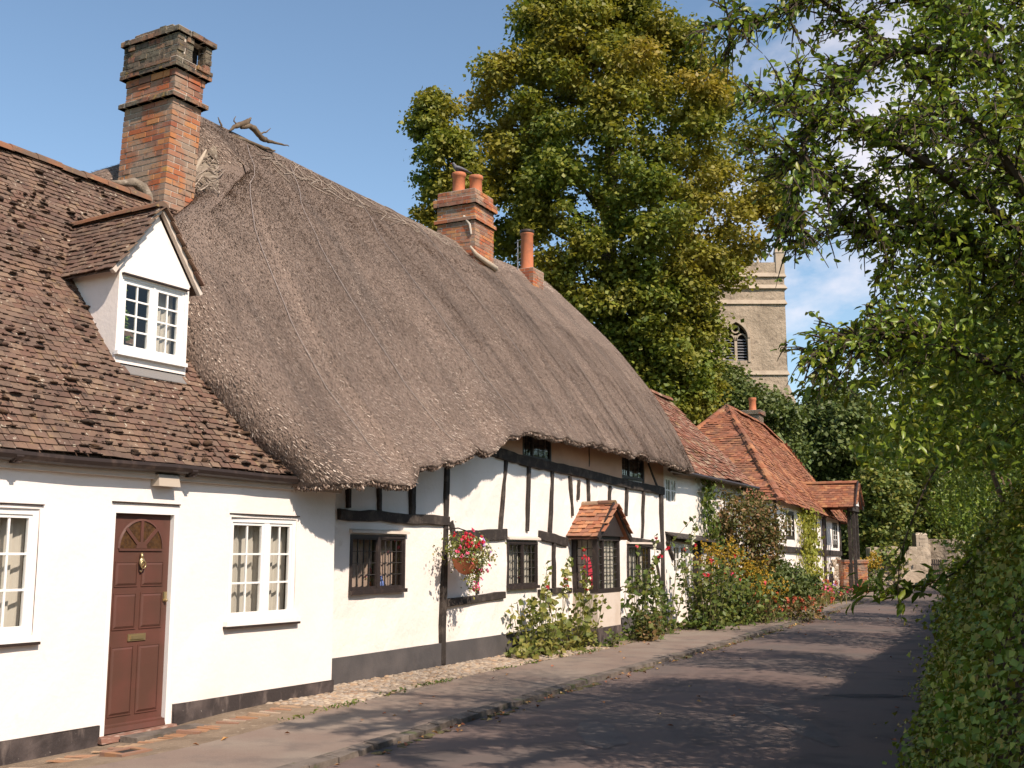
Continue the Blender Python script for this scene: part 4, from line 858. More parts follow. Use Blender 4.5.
# inner edge of pavement
IL = smooth_line([(-7.6, 0, 0), (-5.0, 6.0, 0), tuple(at_z(150, 757)), tuple(at_z(310, 716)), tuple(at_z(412, 690)), tuple(at_z(486, 673)), tuple(at_z(553, 660)), tuple(at_z(618, 647)), tuple(at_z(655, 637)), tuple(at_z(691, 627)), tuple(at_z(745, 616)), (9.3, 34.5, 0), (11.0, 37.8, 0), (14.4, 45.5, 0), (19, 58.5, 0), (19, 66, 0)])
def strip(name, L0, L1, z0, z1, mat, Y0, Y1, n=5, dY=.35, amp=.006, raise_=None):
    k = MB(); m_ = int((Y1 - Y0) / dY)
    for i in range(m_ + 1):
        Y = Y0 + i * dY; a, b = at_line(L0, Y), at_line(L1, Y)
        for j in range(n + 1):
            t = j / n; p = a.lerp(b, t); k.v.append((p.x, Y, lerp(z0 - (.13 * min(max((11.6 - Y) / 1.5, 0), 1) if name == 'verge' else 0), z1, t) + amp * nz(p.x * 1.1, Y * 1.1, 5)))
    for i in range(m_):
        for j in range(n): q = i * (n + 1) + j; k.f.append((q, q + 1, q + n + 2, q + n + 1)); k.m.append(0)
    return tag(k.build(name, mat, smooth=True), kind='structure')
KI = [p - Vector((.13, .05, 0)) for p in KL]
strip('pavement', IL, KI, .012, -.004, M['pavement'], -7, 57)
WLn = [Vector((-12, -4.5, 0)), FL.w(-4.5, .1), FL.w(3.2, .1), FT.w(-.4, .1), FT.w(12.6, .1), FT.w(20, .1), F4.w(-1.9, .6), F4.w(12.6, .1), Vector((18.5, 60, 0))]
strip('verge', WLn, IL, .05, .006, M['dirt'], -4, 57, amp=.03)
# kerb: rough line of stones with worn edges
k = MB()
for a, b in zip(KL, KL[1:]):
    L = (b - a).length; m_ = max(1, round(L / .75)); 
    for i in range(m_):
        p = a.lerp(b, i / m_); q = a.lerp(b, (i + 1) / m_); t = (q - p).normalized(); s_ = Vector((t.y, -t.x, 0)); p = p + t * .008; q = q - t * .008
        j = lambda s=.012: random.gauss(0, s); h0 = .002 + random.gauss(0, .005)
        k.hexa([p + s_ * (.02 + j()) + Vector((0, 0, -.2)), q + s_ * (.02 + j()) + Vector((0, 0, -.2)), q - s_ * .14 + Vector((0, 0, -.2)), p - s_ * .14 + Vector((0, 0, -.2)),
                p + s_ * (.0 + j(.018)) + Vector((0, 0, h0 - .012)), q + s_ * (.0 + j(.018)) + Vector((0, 0, h0 - .012)), q - s_ * .14 + Vector((0, 0, h0)), p - s_ * .14 + Vector((0, 0, h0))])
tag(k.build('kerb', M['kerb']), kind='structure')
# dirt and moss in the gutter line
k = MB()
for i in range(700):
    Y = random.uniform(8, 40); p = at_line(KL, Y) + Vector((.05 + abs(random.gauss(0, .05)), 0, -.06)); 
    if nz(p.x, p.y * .8) < random.uniform(-.3, .3): continue
    k.blob(p, random.uniform(.015, .04), 6, 3, (1.5, 2, .5), .5)
tag(k.build('gutter_moss', pm('gutter_moss', (.08, .085, .03), [((.15, .11, .06), 8, .4, .6, .9)], bump=.8, rough=1)), kind='stuff')
# patches on the road
k = MB()
def patch(mb, c, rx, ry, z, n=22, sd=0):
    b = len(mb.v); mb.v.append((c[0], c[1], z)); 
    for i in range(n): a = 2 * pi * i / n; r = 1 + .35 * nz(cos(a) * 1.3 + sd, sin(a) * 1.3); mb.v.append((c[0] + cos(a) * rx * r, c[1] + sin(a) * ry * r, z))
    for i in range(n): mb.f.append((b, b + 1 + i, b + 1 + (i + 1) % n)); mb.m.append(0)
def road_z(x, Y):
    a = at_line(KL, Y).x - .25; b = at_line(RL, Y).x + 1.2; return -.065 + .03 * sin(pi * (x - a) / (b - a)) + .008 * nz(x * .8, Y * .8)
for (u, v, rx, ry, sd, m_) in ((868, 697, .42, .16, 1, 'patch'), (790, 722, .16, 1.5, 2, 'worn'), (600, 735, .22, .9, 3, 'worn')):
    p = at_z(u, v, -.05); k = MB(); n = 26; rings = 5; k.v.append((p.x, p.y, road_z(p.x, p.y) + .004))
    for q in range(1, rings + 1):
        for i in range(n): a = 2 * pi * i / n; r_ = (1 + .45 * nz(cos(a) * 1.4 + sd * 7, sin(a) * 1.4)) * q / rings; x, y = p.x + cos(a) * rx * r_, p.y + sin(a) * ry * r_; k.v.append((x, y, road_z(x, y) + .004))
    for i in range(n): k.f.append((0, 1 + i, 1 + (i + 1) % n)); k.m.append(0)
    for q in range(rings - 1):
        for i in range(n): b = 1 + q * n; k.f.append((b + i, b + n + i, b + n + (i + 1) % n, b + (i + 1) % n)); k.m.append(0)
    tag(k.build('road_patch', M[m_], smooth=True), kind='structure')
# cobbled verge stones along the thatched house
k = MB()
for i in range(2600):
    Y = random.uniform(12.0, 19.5); a, b = at_line(WLn, Y), at_line(IL, Y); t = random.uniform(.12, .97); p = a.lerp(b, t)
    sc = random.uniform(.03, .055); k.blob((p.x, p.y, lerp(.05, .006, t) + .002), sc, 7, 4, (random.uniform(.8, 1.3), random.uniform(.8, 1.3), .42), .25)
tag(k.build('cobbles', M['cobble'], smooth=True), kind='stuff')
k = MB()
for Y0 in [8.4 + i * .078 for i in range(66)]:
    a, b = at_line(WLn, Y0), at_line(IL, Y0)
    if random.random() < .12: continue
    p = a.lerp(b, .42 + .06 * nz(Y0)); e = (b - a).normalized() ; t = Vector((-e.y, e.x, 0)); L = .215; w_ = .10 / 2
    if 8.9 < Y0 < 9.15: continue
    e2 = (e + t * random.gauss(0, .06)).normalized(); t2 = Vector((-e2.y, e2.x, 0)); z = .035 - .075 * min(max((11.6 - Y0) / 1.5, 0), 1) + random.gauss(0, .006)
    for q, hw_ in ((p, .034),):
        k.hexa([q - t2 * hw_ + Vector((0, 0, -.03)), q + e2 * L - t2 * hw_ + Vector((0, 0, -.03)), q + e2 * L + t2 * hw_ + Vector((0, 0, -.03)), q + t2 * hw_ + Vector((0, 0, -.03)),
                q - t2 * hw_ + Vector((0, 0, z + .01)), q + e2 * L - t2 * hw_ + Vector((0, 0, z - .005)), q + e2 * L + t2 * hw_ + Vector((0, 0, z - .005)), q + t2 * hw_ + Vector((0, 0, z + .01))])
tag(k.build('edging_bricks', M['edgebrick']), kind='structure')
# concrete slab before the door and the brick lined drain hole
k = MB(); p = [FL.w(x, y, .0) for x, y in ((.05, -.34), (.95, -.34), (.95, -.12), (.05, -.12))]; k.hexa([q - Vector((0, 0, .06)) for q in p] + p)
tag(k.build('door_slab', M['kerb']), 'flat stone slab set in the ground below the maroon door', 'stone slab')
k = MB(); c0 = at_z(126, 757, -.04); cl = FL.loc(c0)
def fw(x, y, z): return FL.w(x, y, z)
for (xa, xb, ya, yb_) in ((-.16, .16, -.13, -.07), (-.16, .16, .07, .13), (-.16, -.1, -.07, .07), (.1, .16, -.07, .07)):
    k.hexa([fw(cl.x + x, cl.y + y, z) for z in (-.2, .012) for x, y in ((xa, ya), (xb, ya), (xb, yb_), (xa, yb_))])
k.cur = 1; k.hexa([fw(cl.x + x, cl.y + y, z) for z in (-.2, .002) for x, y in ((-.1, -.07), (.1, -.07), (.1, .07), (-.1, .07))])
tag(k.build('drain_gully', [M['edgebrick'], M['dark']]), 'small brick lined drain hole beside the wall left of the maroon door', 'drain')
# ================================================================== CHURCH TOWER
CY = 75.0; cxw = at_depth(738, 400, CY).x; hw = 3.5
T = empty('church_tower', 'square rubble stone church tower with louvred belfry window behind the trees', 'church tower', loc=(cxw, CY, 0))
zt = 21.0; zo = [(-.95, .95, 15.6, 17.6)]
k = MB(); wall(k, -hw, hw, 0, zt, [(-.8, .8, 14.9, 17.6)], amp=.08, step=.7, reveal=.45, seed=4); k.quad((hw, 0, 0), (hw, 7, 0), (hw, 7, zt), (hw, 0, zt)); k.quad((-hw, 0, 0), (-hw, 7, 0), (-hw, 7, zt), (-hw, 0, zt)); k.quad((-hw, 7, 0), (hw, 7, 0), (hw, 7, zt), (-hw, 7, zt)); k.quad((-hw, 0, zt), (hw, 0, zt), (hw, 7, zt), (-hw, 7, zt))
# fill corners above the pointed arch
N = 10; arch = [(-.8 + .0, 16.6)]
def archp(t, r=1.0): # pointed arch from left spring to right
    if t < .5: a = t * 2 * radians(60); return (.8 * r - 1.6 * r * cos(a), 16.5 + 1.6 * r * sin(a) * .80)
    a = (1 - t) * 2 * radians(60); return (-.8 * r + 1.6 * r * cos(a), 16.5 + 1.6 * r * sin(a) * .80)
for i in range(N):
    p, q = archp(i / N), archp((i + 1) / N)
    k.quad((p[0], -.02, p[1]), (q[0], -.02, q[1]), (q[0], -.02, 17.75), (p[0], -.02, 17.75)); k.quad((p[0], -.02, p[1]), (q[0], -.02, q[1]), (q[0], .4, q[1]), (p[0], .4, p[1]))
k.build('wall', M['stone'], T)
for z, o in ((13.9, .12), (18.9, .14), (20.0, .18), (20.85, .14)):
    k = MB(); k.hexa([(-hw - o, -o, z), (hw + o, -o, z), (hw + o, 7 + o, z), (-hw - o, 7 + o, z), (-hw - .02, -.02, z + .3), (hw + .02, -.02, z + .3), (hw + .02, 7.02, z + .3), (-hw - .02, 7.02, z + .3)]); k.build('string_course', M['ashlar'], T)
k = MB()
for x, y, dx, dy in ((0, 0, hw, .25), ):
    k.box(-hw, hw, 0, .35, 21.1, 21.9); k.box(hw - .35, hw, .36, 7, 21.1, 21.9); k.box(-hw, -hw + .35, .36, 7, 21.1, 21.9); k.box(-hw + .36, hw - .36, 6.6, 6.98, 21.1, 21.9)
k.build('parapet', M['stone'], T)
for x, y in ((-hw + .25, .25), (hw - .25, .25), (hw - .25, 6.75), (-hw + .25, 6.75)):
    k = MB(); k.box(x - .3, x + .3, y - .3, y + .3, 20.9, 22.6); k.add([(x - .35, y - .35, 22.6), (x + .35, y - .35, 22.6), (x + .35, y + .35, 22.6), (x - .35, y + .35, 22.6), (x, y, 24.2)], [(0, 1, 4), (1, 2, 4), (2, 3, 4), (3, 0, 4)]); k.build('pinnacle', M['ashlar'], T)
k = MB()
for zz, d_ in ((0, 1.3), (7, .95)):
    pass
k.box(hw - .9, hw - .1, -1.2, -.01, 0, 10.2); k.hexa([(hw - .9, -1.2, 10.2), (hw - .1, -1.2, 10.2), (hw - .1, -.01, 10.2), (hw - .9, -.01, 10.2), (hw - .9, -.5, 11.8), (hw - .1, -.5, 11.8), (hw - .1, -.01, 11.8), (hw - .9, -.01, 11.8)])
k.box(hw + .01, hw + .75, .1, .95, 0, 11.4); k.hexa([(hw + .01, .1, 11.4), (hw + .75, .1, 11.4), (hw + .75, .95, 11.4), (hw + .01, .95, 11.4), (hw + .01, .1, 13.2), (hw + .1, .1, 13.2), (hw + .1, .95, 13.2), (hw + .01, .95, 13.2)])
k.build('buttress', M['ashlar'], T)
k = MB()
for i in range(16):
    p, q = archp(i / 16, 1.0), archp((i + 1) / 16, 1.0); P2, Q2 = archp(i / 16, 1.22), archp((i + 1) / 16, 1.22)
    k.hexa([(p[0], -.14, p[1]), (q[0], -.14, q[1]), (q[0], .0, q[1]), (p[0], .0, p[1]), (P2[0], -.14, P2[1]), (Q2[0], -.14, Q2[1]), (Q2[0], .0, Q2[1]), (P2[0], .0, P2[1])])
k.box(-.98, -.8, -.08, .0, 14.8, 16.5); k.box(.8, .98, -.08, .0, 14.8, 16.5); wf = k.build('belfry_window', M['ashlar'], T)
k = MB(); k.box(-.09, .09, .12, .28, 14.9, 16.7)
for c in (-.42, .42):
    for i in range(8):
        a0, a1 = pi * i / 8, pi * (i + 1) / 8; k.hexa([(c + .32 * cos(a), .12, 16.3 + .45 * sin(a)) if j == 0 else (c + .42 * cos(a), .12, 16.3 + .55 * sin(a)) for j, a in ((0, a0), (0, a1), (1, a1), (1, a0))] + [(c + .32 * cos(a), .26, 16.3 + .45 * sin(a)) if j == 0 else (c + .42 * cos(a), .26, 16.3 + .55 * sin(a)) for j, a in ((0, a0), (0, a1), (1, a1), (1, a0))])
for i in range(12):
    a0, a1 = 2 * pi * i / 12, 2 * pi * (i + 1) / 12; k.hexa([(r_ * cos(a), y_, 17.15 + r_ * sin(a)) for y_ in (.12, .26) for r_, a in ((.2, a0), (.2, a1), (.3, a1), (.3, a0))])
k.build('tracery', M['ashlar'], wf)
k = MB()
for i in range(8):
    z = 14.95 + i * .2
    for x0_, x1_ in ((-.78, -.1), (.1, .78)): k.hexa([(x0_, .2, z), (x1_, .2, z), (x1_, .4, z + .1), (x0_, .4, z + .1), (x0_, .2, z + .04), (x1_, .2, z + .04), (x1_, .4, z + .14), (x0_, .4, z + .14)])
k.build('louvre', M['aerial'], wf)
k = MB(); k.box(-.9, .9, .44, .5, 14.7, 18); k.build('dark_opening', M['dark'], wf)
# ================================================================== END WALLS
def stonewall(name, pts, th, label, mat='stone', top=None, n=26):
    """pts: (x,y,height) polyline; rubble wall with uneven face and top"""
    k = MB(); P_ = []
    for a, b in zip(pts, pts[1:]):
        for i in range(n): P_.append(tuple(lerp(a[q], b[q], i / n) for q in range(3)))
    P_.append(pts[-1]); rows = 9
    d = Vector((pts[-1][0] - pts[0][0], pts[-1][1] - pts[0][1], 0)).normalized(); nn_ = Vector((d.y, -d.x, 0)) * (th / 2)
    for (x, y, h) in P_:
        hh = h + .10 * nz(x * 1.5, y * 1.5, 9)
        col = [Vector((x, y, -.2)) + nn_ + Vector((0, 0, (hh + .2) * j / rows)) for j in range(rows + 1)] + [Vector((x, y, hh + .02)) - nn_, Vector((x, y, -.2)) - nn_]
        for c in col[:-1]: c += nn_.normalized() * .06 * nz(c.x * 2.3, c.z * 2.9 + c.y, 3)
        k.v += [tuple(c) for c in col]
    m_ = rows + 3
    for i in range(len(P_) - 1):
        for j in range(m_ - 1): q = i * m_ + j; k.f.append((q, q + m_, q + m_ + 1, q + 1)); k.m.append(0)
    for e in (0, len(P_) - 1): k.f.append(tuple(e * m_ + j for j in range(m_))); k.m.append(0)
    return tag(k.build(name, M[mat]), label, 'wall')
wa = at_depth(884, 583, 60); wb = at_depth(918, 583, 66)
stonewall('stone_wall', [(wa.x - .3, 61.5, 2.0), (wa.x + 1, 61.8, 2.05), (wb.x - .6, 62.5, 2.0)], .4, 'shaded rubble wall running back from the road left of the pale end wall')
e0 = at_depth(917, 583, 66); e1 = at_depth(1000, 583, 66)
ew = stonewall('stone_wall', [(e0.x, 66.4, 2.9), (e0.x + 1, 66.3, 2.5), (e1.x - 2.5, 65.5, 2.5), (e1.x + 1, 65, 2.1)], .45, 'sunlit pale rubble wall closing the view at the end of the road')
gx = at_depth(922, 560, 65.5).x
k = MB(); brick_block(k, gx - .35, gx + .35, 65.3, 65.95, -.1, 2.75, bl=.34, bh=.2, m=.01, jit=.02); k.hexa([(gx - .38, 65.27, 2.75), (gx + .38, 65.27, 2.75), (gx + .38, 65.98, 2.75), (gx - .38, 65.98, 2.75), (gx - .3, 65.4, 2.9), (gx + .25, 65.4, 2.88), (gx + .25, 65.85, 2.88), (gx - .3, 65.85, 2.9)])
tag(k.build('gate_pier', [M['ashlar'], M['mortar']]), 'pale dressed stone gate pier standing against the sunlit end wall', 'pier')
gy = 65.25; k = MB()
for i in range(5): k.box(gx + .5 + i * .12, gx + .56 + i * .12, gy, gy + .05, 0, 1.35)
k.box(gx + .45, gx + 1.1, gy + .051, gy + .09, .3, .4); k.box(gx + .45, gx + 1.1, gy + .051, gy + .09, 1.0, 1.1)
tag(k.build('wooden_gate', M['timber']), 'small weathered wooden gate beside the pale stone gate pier', 'gate')
pc = at_z(857, 593, 0)
k = MB(); brick_block(k, pc.x - .55, pc.x + .50, pc.y, pc.y + .6, -.1, 1.25, jit=.01); k.cur = 0; brick_block(k, pc.x - .60, pc.x + .55, pc.y - .05, pc.y + .65, 1.25, 1.40, jit=.015)
tag(k.build('brick_pier', [M['brick'], M['mortar']]), 'stubby weathered red brick pier at the roadside below the timber shelter', 'pier')
# ================================================================== TREES BEHIND
def crown_profile(pxs, Y):
    """pxs rows (v, u_left, u_right) -> [(z, xl, xr)] at distance Y"""
    return [(at_depth((a + b) / 2, v, Y).z, at_depth(a, v, Y).x, at_depth(b, v, Y).x) for v, a, b in pxs]
def tree(name, label, cat, pxs, Y, mat, nclump, nleaf, lsize, crad, depth=1.0, group=None, trunk=.4, zmin=None, trunk_x=None, seed=1, branchn=22, flat=.62, front=.6):
    rs = random.Random(seed); pr = sorted(crown_profile(pxs, Y)); zs = [p[0] for p in pr]
    xl = lambda z: interp(z, [(p[0], p[1]) for p in pr]); xr = lambda z: interp(z, [(p[0], p[2]) for p in pr])
    zc = (zs[0] + zs[-1]) / 2; cx_ = trunk_x if trunk_x is not None else (xl(zc) + xr(zc)) / 2
    root = empty(name, label, cat, loc=(cx_, Y, 0), group=group); cen = []
    while len(cen) < nclump:
        z = rs.uniform(zs[0], zs[-1]); a, b = xl(z), xr(z); h = (b - a) / 2
        th = rs.uniform(0, 2 * pi); rr = rs.random() ** .38
        if sin(th) > 0 and rs.random() < front: th = -th
        m_ = crad * .45; h2 = max(h - m_, .2)
        cen.append(((a + b) / 2 + h2 * rr * cos(th), Y + min(h, 8) * depth * rr * sin(th), z - (0 if z > zs[0] + crad else 0), crad * rs.uniform(.6, 1.35)))
    pts = []; nr = []
    for (x, y, z, r) in cen:
        n = int(nleaf * (r / crad) ** 2); d = rng.normal(size=(n, 3)); d = unit(d); rad = rng.uniform(.15, 1, (n, 1)) ** .45
        q = (d * rad * .8 + rng.normal(size=(n, 3)) * .22) * np.array([r, r, r * flat]); q[:, 2] -= .25 * r * (rad[:, 0] ** 2) * (np.hypot(d[:, 0], d[:, 1]))
        pts.append(q + np.array([x - cx_, y - Y, z])); nr.append(d * .6 + np.array([0, 0, .9]))
    pts = np.concatenate(pts); nr = np.concatenate(nr)
    leaves('crown', pts, lsize, M[mat], root, nrm=nr, spread=.75, aspect=.8, simple=True)
    k = MB(); top = zs[-1]; zb = max(zs[0], 1.5); seg = [(0, 0, -.3), (.1, .1, top * .25), (-.2, 0, top * .5), (.1, -.1, top * .75), (0, 0, top * .93)]
    k.tube(seg, [trunk * 1.3, trunk, trunk * .75, trunk * .45, trunk * .12], 10)
    for (x, y, z, r) in rs.sample(cen, min(branchn, len(cen))):
        zz = max(z - hypot(x - cx_, y - Y) * rs.uniform(.5, .9), top * .12); base = Vector((0, 0, zz)); tip = Vector((x - cx_, y - Y, z)); mid = base.lerp(tip, .5) + Vector((0, 0, -.5 * rs.random()))
        w0 = trunk * .35 * (1 - zz / top) + .05; k.tube([base, mid, tip], [w0, w0 * .6, w0 * .2], 6)
    k.build('trunk', M['bark'], root, smooth=True); return root
tree('lime_tree', 'huge lime tree turning yellow, towering behind the thatched roof', 'tree',
     [(-28, 560, 610), (-8, 530, 650), (25, 500, 678), (60, 480, 712), (100, 462, 742), (140, 466, 762), (190, 450, 784), (225, 455, 796), (255, 475, 785), (280, 490, 755), (297, 500, 728), (345, 525, 726), (390, 560, 722), (430, 590, 700)],
     58, 'lime', 760, 250, .25, 1.05, depth=.9, trunk=.65, trunk_x=at_depth(612, 300, 58).x, seed=5, branchn=60)
tree('lime_tree', 'lesser leafy tree poking out left of the huge lime beside second chimney', 'tree',
     [(98, 420, 445), (120, 408, 470), (160, 408, 480), (190, 418, 485), (215, 415, 490), (250, 430, 500)], 54, 'lime', 90, 200, .23, .8, trunk=.22, seed=8, branchn=12)
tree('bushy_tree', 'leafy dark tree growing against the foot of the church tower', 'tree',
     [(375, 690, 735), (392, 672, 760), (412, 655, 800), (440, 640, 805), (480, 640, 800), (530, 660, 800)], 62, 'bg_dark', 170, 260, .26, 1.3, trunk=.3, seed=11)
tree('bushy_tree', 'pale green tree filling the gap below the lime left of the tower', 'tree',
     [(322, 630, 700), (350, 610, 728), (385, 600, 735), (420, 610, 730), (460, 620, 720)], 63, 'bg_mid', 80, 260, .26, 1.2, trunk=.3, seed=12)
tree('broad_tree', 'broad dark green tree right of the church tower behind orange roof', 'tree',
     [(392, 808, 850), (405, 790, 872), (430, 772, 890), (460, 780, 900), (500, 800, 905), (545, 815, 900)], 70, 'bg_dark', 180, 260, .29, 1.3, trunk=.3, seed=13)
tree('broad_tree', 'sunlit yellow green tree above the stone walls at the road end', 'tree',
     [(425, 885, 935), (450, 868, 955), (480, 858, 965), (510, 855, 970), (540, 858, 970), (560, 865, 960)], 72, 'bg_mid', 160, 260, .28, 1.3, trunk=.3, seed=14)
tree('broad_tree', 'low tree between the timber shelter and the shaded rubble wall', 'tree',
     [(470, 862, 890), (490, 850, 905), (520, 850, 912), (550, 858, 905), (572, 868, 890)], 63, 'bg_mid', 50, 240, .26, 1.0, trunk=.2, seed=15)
for i, (u0, u1, vt, Y, lb) in enumerate(((930, 1040, 420, 80, 'far tree rising behind the right end of the pale wall'), (740, 850, 425, 84, 'far tree seen low between the tower and the broad dark tree'), (1030, 1180, 400, 76, 'far tree at the right edge beyond the ivy bank'))):
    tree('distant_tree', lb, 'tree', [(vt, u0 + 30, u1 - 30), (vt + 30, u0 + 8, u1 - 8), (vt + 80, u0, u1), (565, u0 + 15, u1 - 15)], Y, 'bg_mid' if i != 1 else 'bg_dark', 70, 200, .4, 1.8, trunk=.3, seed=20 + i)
# ================================================================== RIGHT HAND BANK
k = MB(); BY = [-8 + i * .8 for i in range(92)]; prof = [(-.15, -.16), (.1, .35), (.3, .95), (.62, 1.7), (1.1, 2.3), (1.8, 2.7), (3.2, 3.0), (9, 3.2), (30, 3.2)]
def bank_pt(Y, j, f=0.0):
    a = at_line(RL, Y); d = (at_line(RL, Y + .5) - at_line(RL, Y - .5)); d = d.normalized() if d.length > 0 else Vector((.4, .9, 0)); s_ = Vector((d.y, -d.x, 0))
    o = lerp(prof[j][0], prof[min(j + 1, len(prof) - 1)][0], f); z = lerp(prof[j][1], prof[min(j + 1, len(prof) - 1)][1], f); hs = interp(Y, [(-8, 1.0), (14, 1.0), (40, .75), (60, .5)])
    return a + s_ * (o + .22 * nz(Y * .5, z, 3)) + Vector((0, 0, z * hs + (.15 * nz(Y * .4, o * .8) if j > 0 else 0)))
for Y in BY:
    for j in range(len(prof)): k.v.append(tuple(bank_pt(Y, j)))
m_ = len(prof)
for i in range(len(BY) - 1):
    for j in range(m_ - 1): q = i * m_ + j; k.f.append((q, q + 1, q + m_ + 1, q + m_)); k.m.append(0)
tag(k.build('bank', M['soil'], smooth=True), kind='structure')
def bank_leaves(n, Yr, sz, jr=(0, 5.5), off=.07, pw=1.0):
    pts = []; nr = []; ss = []
    for i in range(n):
        Y = Yr[0] + (Yr[1] - Yr[0]) * random.random() ** pw; jj = random.uniform(*jr); j = int(jj); p = bank_pt(Y, j, jj - j)
        q = bank_pt(Y, j, min(jj - j + .1, 1)) - p; al = bank_pt(Y + .2, j, jj - j) - p; nn = q.cross(al); nn = nn.normalized() * (-1 if nn.x > 0 else 1)
        b_ = abs(random.gauss(0, off)) * (1 + 1.2 * max(0, nz(p.x * 1.1, p.y * 1.1, p.z * 1.1)) * 2); p = p + nn * b_; pts.append(tuple(p)); nr.append((nn.x * .8, nn.y * .8, nn.z * .8 + .35)); ss.append(sz * (1 + Y * .018))
    return pts, nr, ss
a1 = bank_leaves(52000, (4.5, 20), .046); a2 = bank_leaves(15000, (20, 60), .10, off=.16)
tag(leaves('ivy', a1[0] + a2[0], np.array(a1[2] + a2[2]), M['ivy'], nrm=np.array(a1[1] + a2[1]), spread=.55, aspect=.95, droop=.5), kind='stuff')
# ------------------------------------------------------------------ shrubs growing on the bank, bulging over the road
SUN_AZ = Vector((.64, -.77, 0)).normalized(); SUN_EL = radians(43)
sdir = SUN_AZ * cos(SUN_EL) + Vector((0, 0, sin(SUN_EL)))
def shades_wall(P_, zlim=.12):
    """points whose shadow would fall high on the cottage fronts"""
    P_ = np.asarray(P_); bad = np.zeros(len(P_), bool); sd = np.array(sdir)
    for fr, x0, x1 in ((FL, -3.2, 3.2), (FT, 0, 13), (FT, 13, 20)):
        ey = np.array(fr.ey); ex = np.array(fr.ex); o = np.array(fr.o); y = (P_ - o) @ ey; t = -y / (-(sd @ ey)); q = P_ - sd * t[:, None]; x = (q - o) @ ex
        zl = zlim if x1 < 14 else .9
        bad |= (t > 0) & (x > x0) & (x < x1) & (q[:, 2] > zl) & (y < 0)
    return bad
def shrub(name, label, c, r, n, lsize, mat='shrub', stems=6, seed=1, twigs=26, group=None, gapn=1.0, lob=9, filt=True):
    rs = random.Random(seed); c = Vector(c); g = Vector((c.x, c.y, 0)); root = empty(name, label, 'shrub', loc=(c.x, c.y, 0), group=group)
    lobes = [(Vector((0, 0, c.z)), Vector(r) * .72)]
    for i in range(lob):
        a = rs.uniform(0, 2 * pi); b = rs.uniform(-.6, 1); q = Vector((cos(a) * r[0] * .62 * sqrt(1 - b * b * .5), sin(a) * r[1] * .62 * sqrt(1 - b * b * .5), c.z + b * r[2] * .62)); lobes.append((q, Vector(r) * rs.uniform(.28, .48)))
    tot = sum(l[1].x * l[1].z for l in lobes); P_ = []; N_ = []
    for q, rr in lobes:
        m_ = int(n * rr.x * rr.z / tot); d = unit(rng.normal(size=(m_, 3))); rad = rng.uniform(.3, 1.06, (m_, 1)) ** .4; P_.append(d * rad * np.array(rr) + np.array(q)); N_.append(d * .8 + np.array([0, 0, .5]))
    P_ = np.concatenate(P_); N_ = np.concatenate(N_)
    tw = MB(); tp = []
    for i in range(twigs):
        q, rr = rs.choice(lobes); a = rs.uniform(pi * .6, pi * 1.7); d = Vector((cos(a), sin(a) * .8, rs.uniform(-.2, .9))).normalized(); s0 = q + Vector((d.x * rr.x, d.y * rr.y, d.z * rr.z)) * .8
        L = rs.uniform(.35, .95) * min(rr.x, 1.2); pl = [s0 + d * L * t + Vector((0, 0, -.35 * L * t * t)) for t in (0, .33, .66, 1)]; tw.tube(pl, [.010, .008, .006, .003], 4)
        for t in np.linspace(.15, 1.02, int(L / .045)): 
            j = min(int(t * 3), 2); p = pl[j].lerp(pl[j + 1], min(t * 3 - j, 1)); tp.append(tuple(p + Vector((rs.gauss(0, .035), rs.gauss(0, .035), rs.gauss(0, .03)))))
    for i in range(stems):
        a = rs.uniform(0, 2 * pi); tw.tube([(rs.uniform(-.3, .3), rs.uniform(-.3, .3), 0), (cos(a) * r[0] * .2, sin(a) * r[1] * .2, c.z * .6), (cos(a) * r[0] * .5, sin(a) * r[1] * .5, c.z + r[2] * .3)], [.05, .035, .01], 6)
    P_ = np.concatenate([P_, np.array(tp)]); N_ = np.concatenate([N_, np.tile([0, 0, 1.], (len(tp), 1))])
    W_ = P_ + np.array([c.x, c.y, 0]); sh = shades_wall(W_); ok = ~sh | (rng.random(len(P_)) < .02) | (not filt)
    bz = W_[:, 2] > .1; ok &= bz
    leaves('foliage', P_[ok], lsize, M[mat], root, fine=lsize < .095, nrm=N_[ok], spread=.8, aspect=.5, droop=.6); tw.build('branches', M['twig'], root); return root
SH = [  # x offset from road edge, Y, z centre, radii, leaves, size
    (1.7, 7.0, 3.2, (1.2, 1.6, 1.3), 5200, .075, 'nearest dark leafy shrub above the ivy at the right edge'),
    (1.15, 10.6, 3.5, (1.35, 1.9, 1.45), 8200, .08, 'dark elder like shrub bulging over the road, second along the bank'),
    (1.2, 14.5, 3.8, (1.6, 2.2, 1.7), 8200, .09, 'tall dark shrub on the bank whose left side hides the far trees'),
    (1.5, 19.5, 3.6, (1.8, 2.8, 1.9), 7000, .11, 'shrub halfway along the ivy bank behind the tall dark one'),
    (1.7, 26, 3.2, (2.0, 3.6, 2.1), 6000, .14, 'rounded shrub further down the bank where the road narrows'),
    (1.9, 35, 2.8, (2.2, 4.6, 2.2), 5000, .17, 'shrub near the far end of the bank'),
    (2.6, 47, 2.6, (2.8, 6, 2.2), 4200, .22, 'last shrub on the bank before the pale end wall'),
    (3.0, 9.0, 4.9, (1.7, 2.6, 1.6), 5200, .085, 'upper shrub leaning above the nearest bank, mostly under the overhanging tree')]
for i, (dx, Y, z, r, n, ls, lb) in enumerate(SH):
    p = at_line(RL, Y); shrub('bank_shrub', lb, (p.x + dx, Y, z), r, n, ls, seed=60 + i, group='shrubs along the ivy bank')
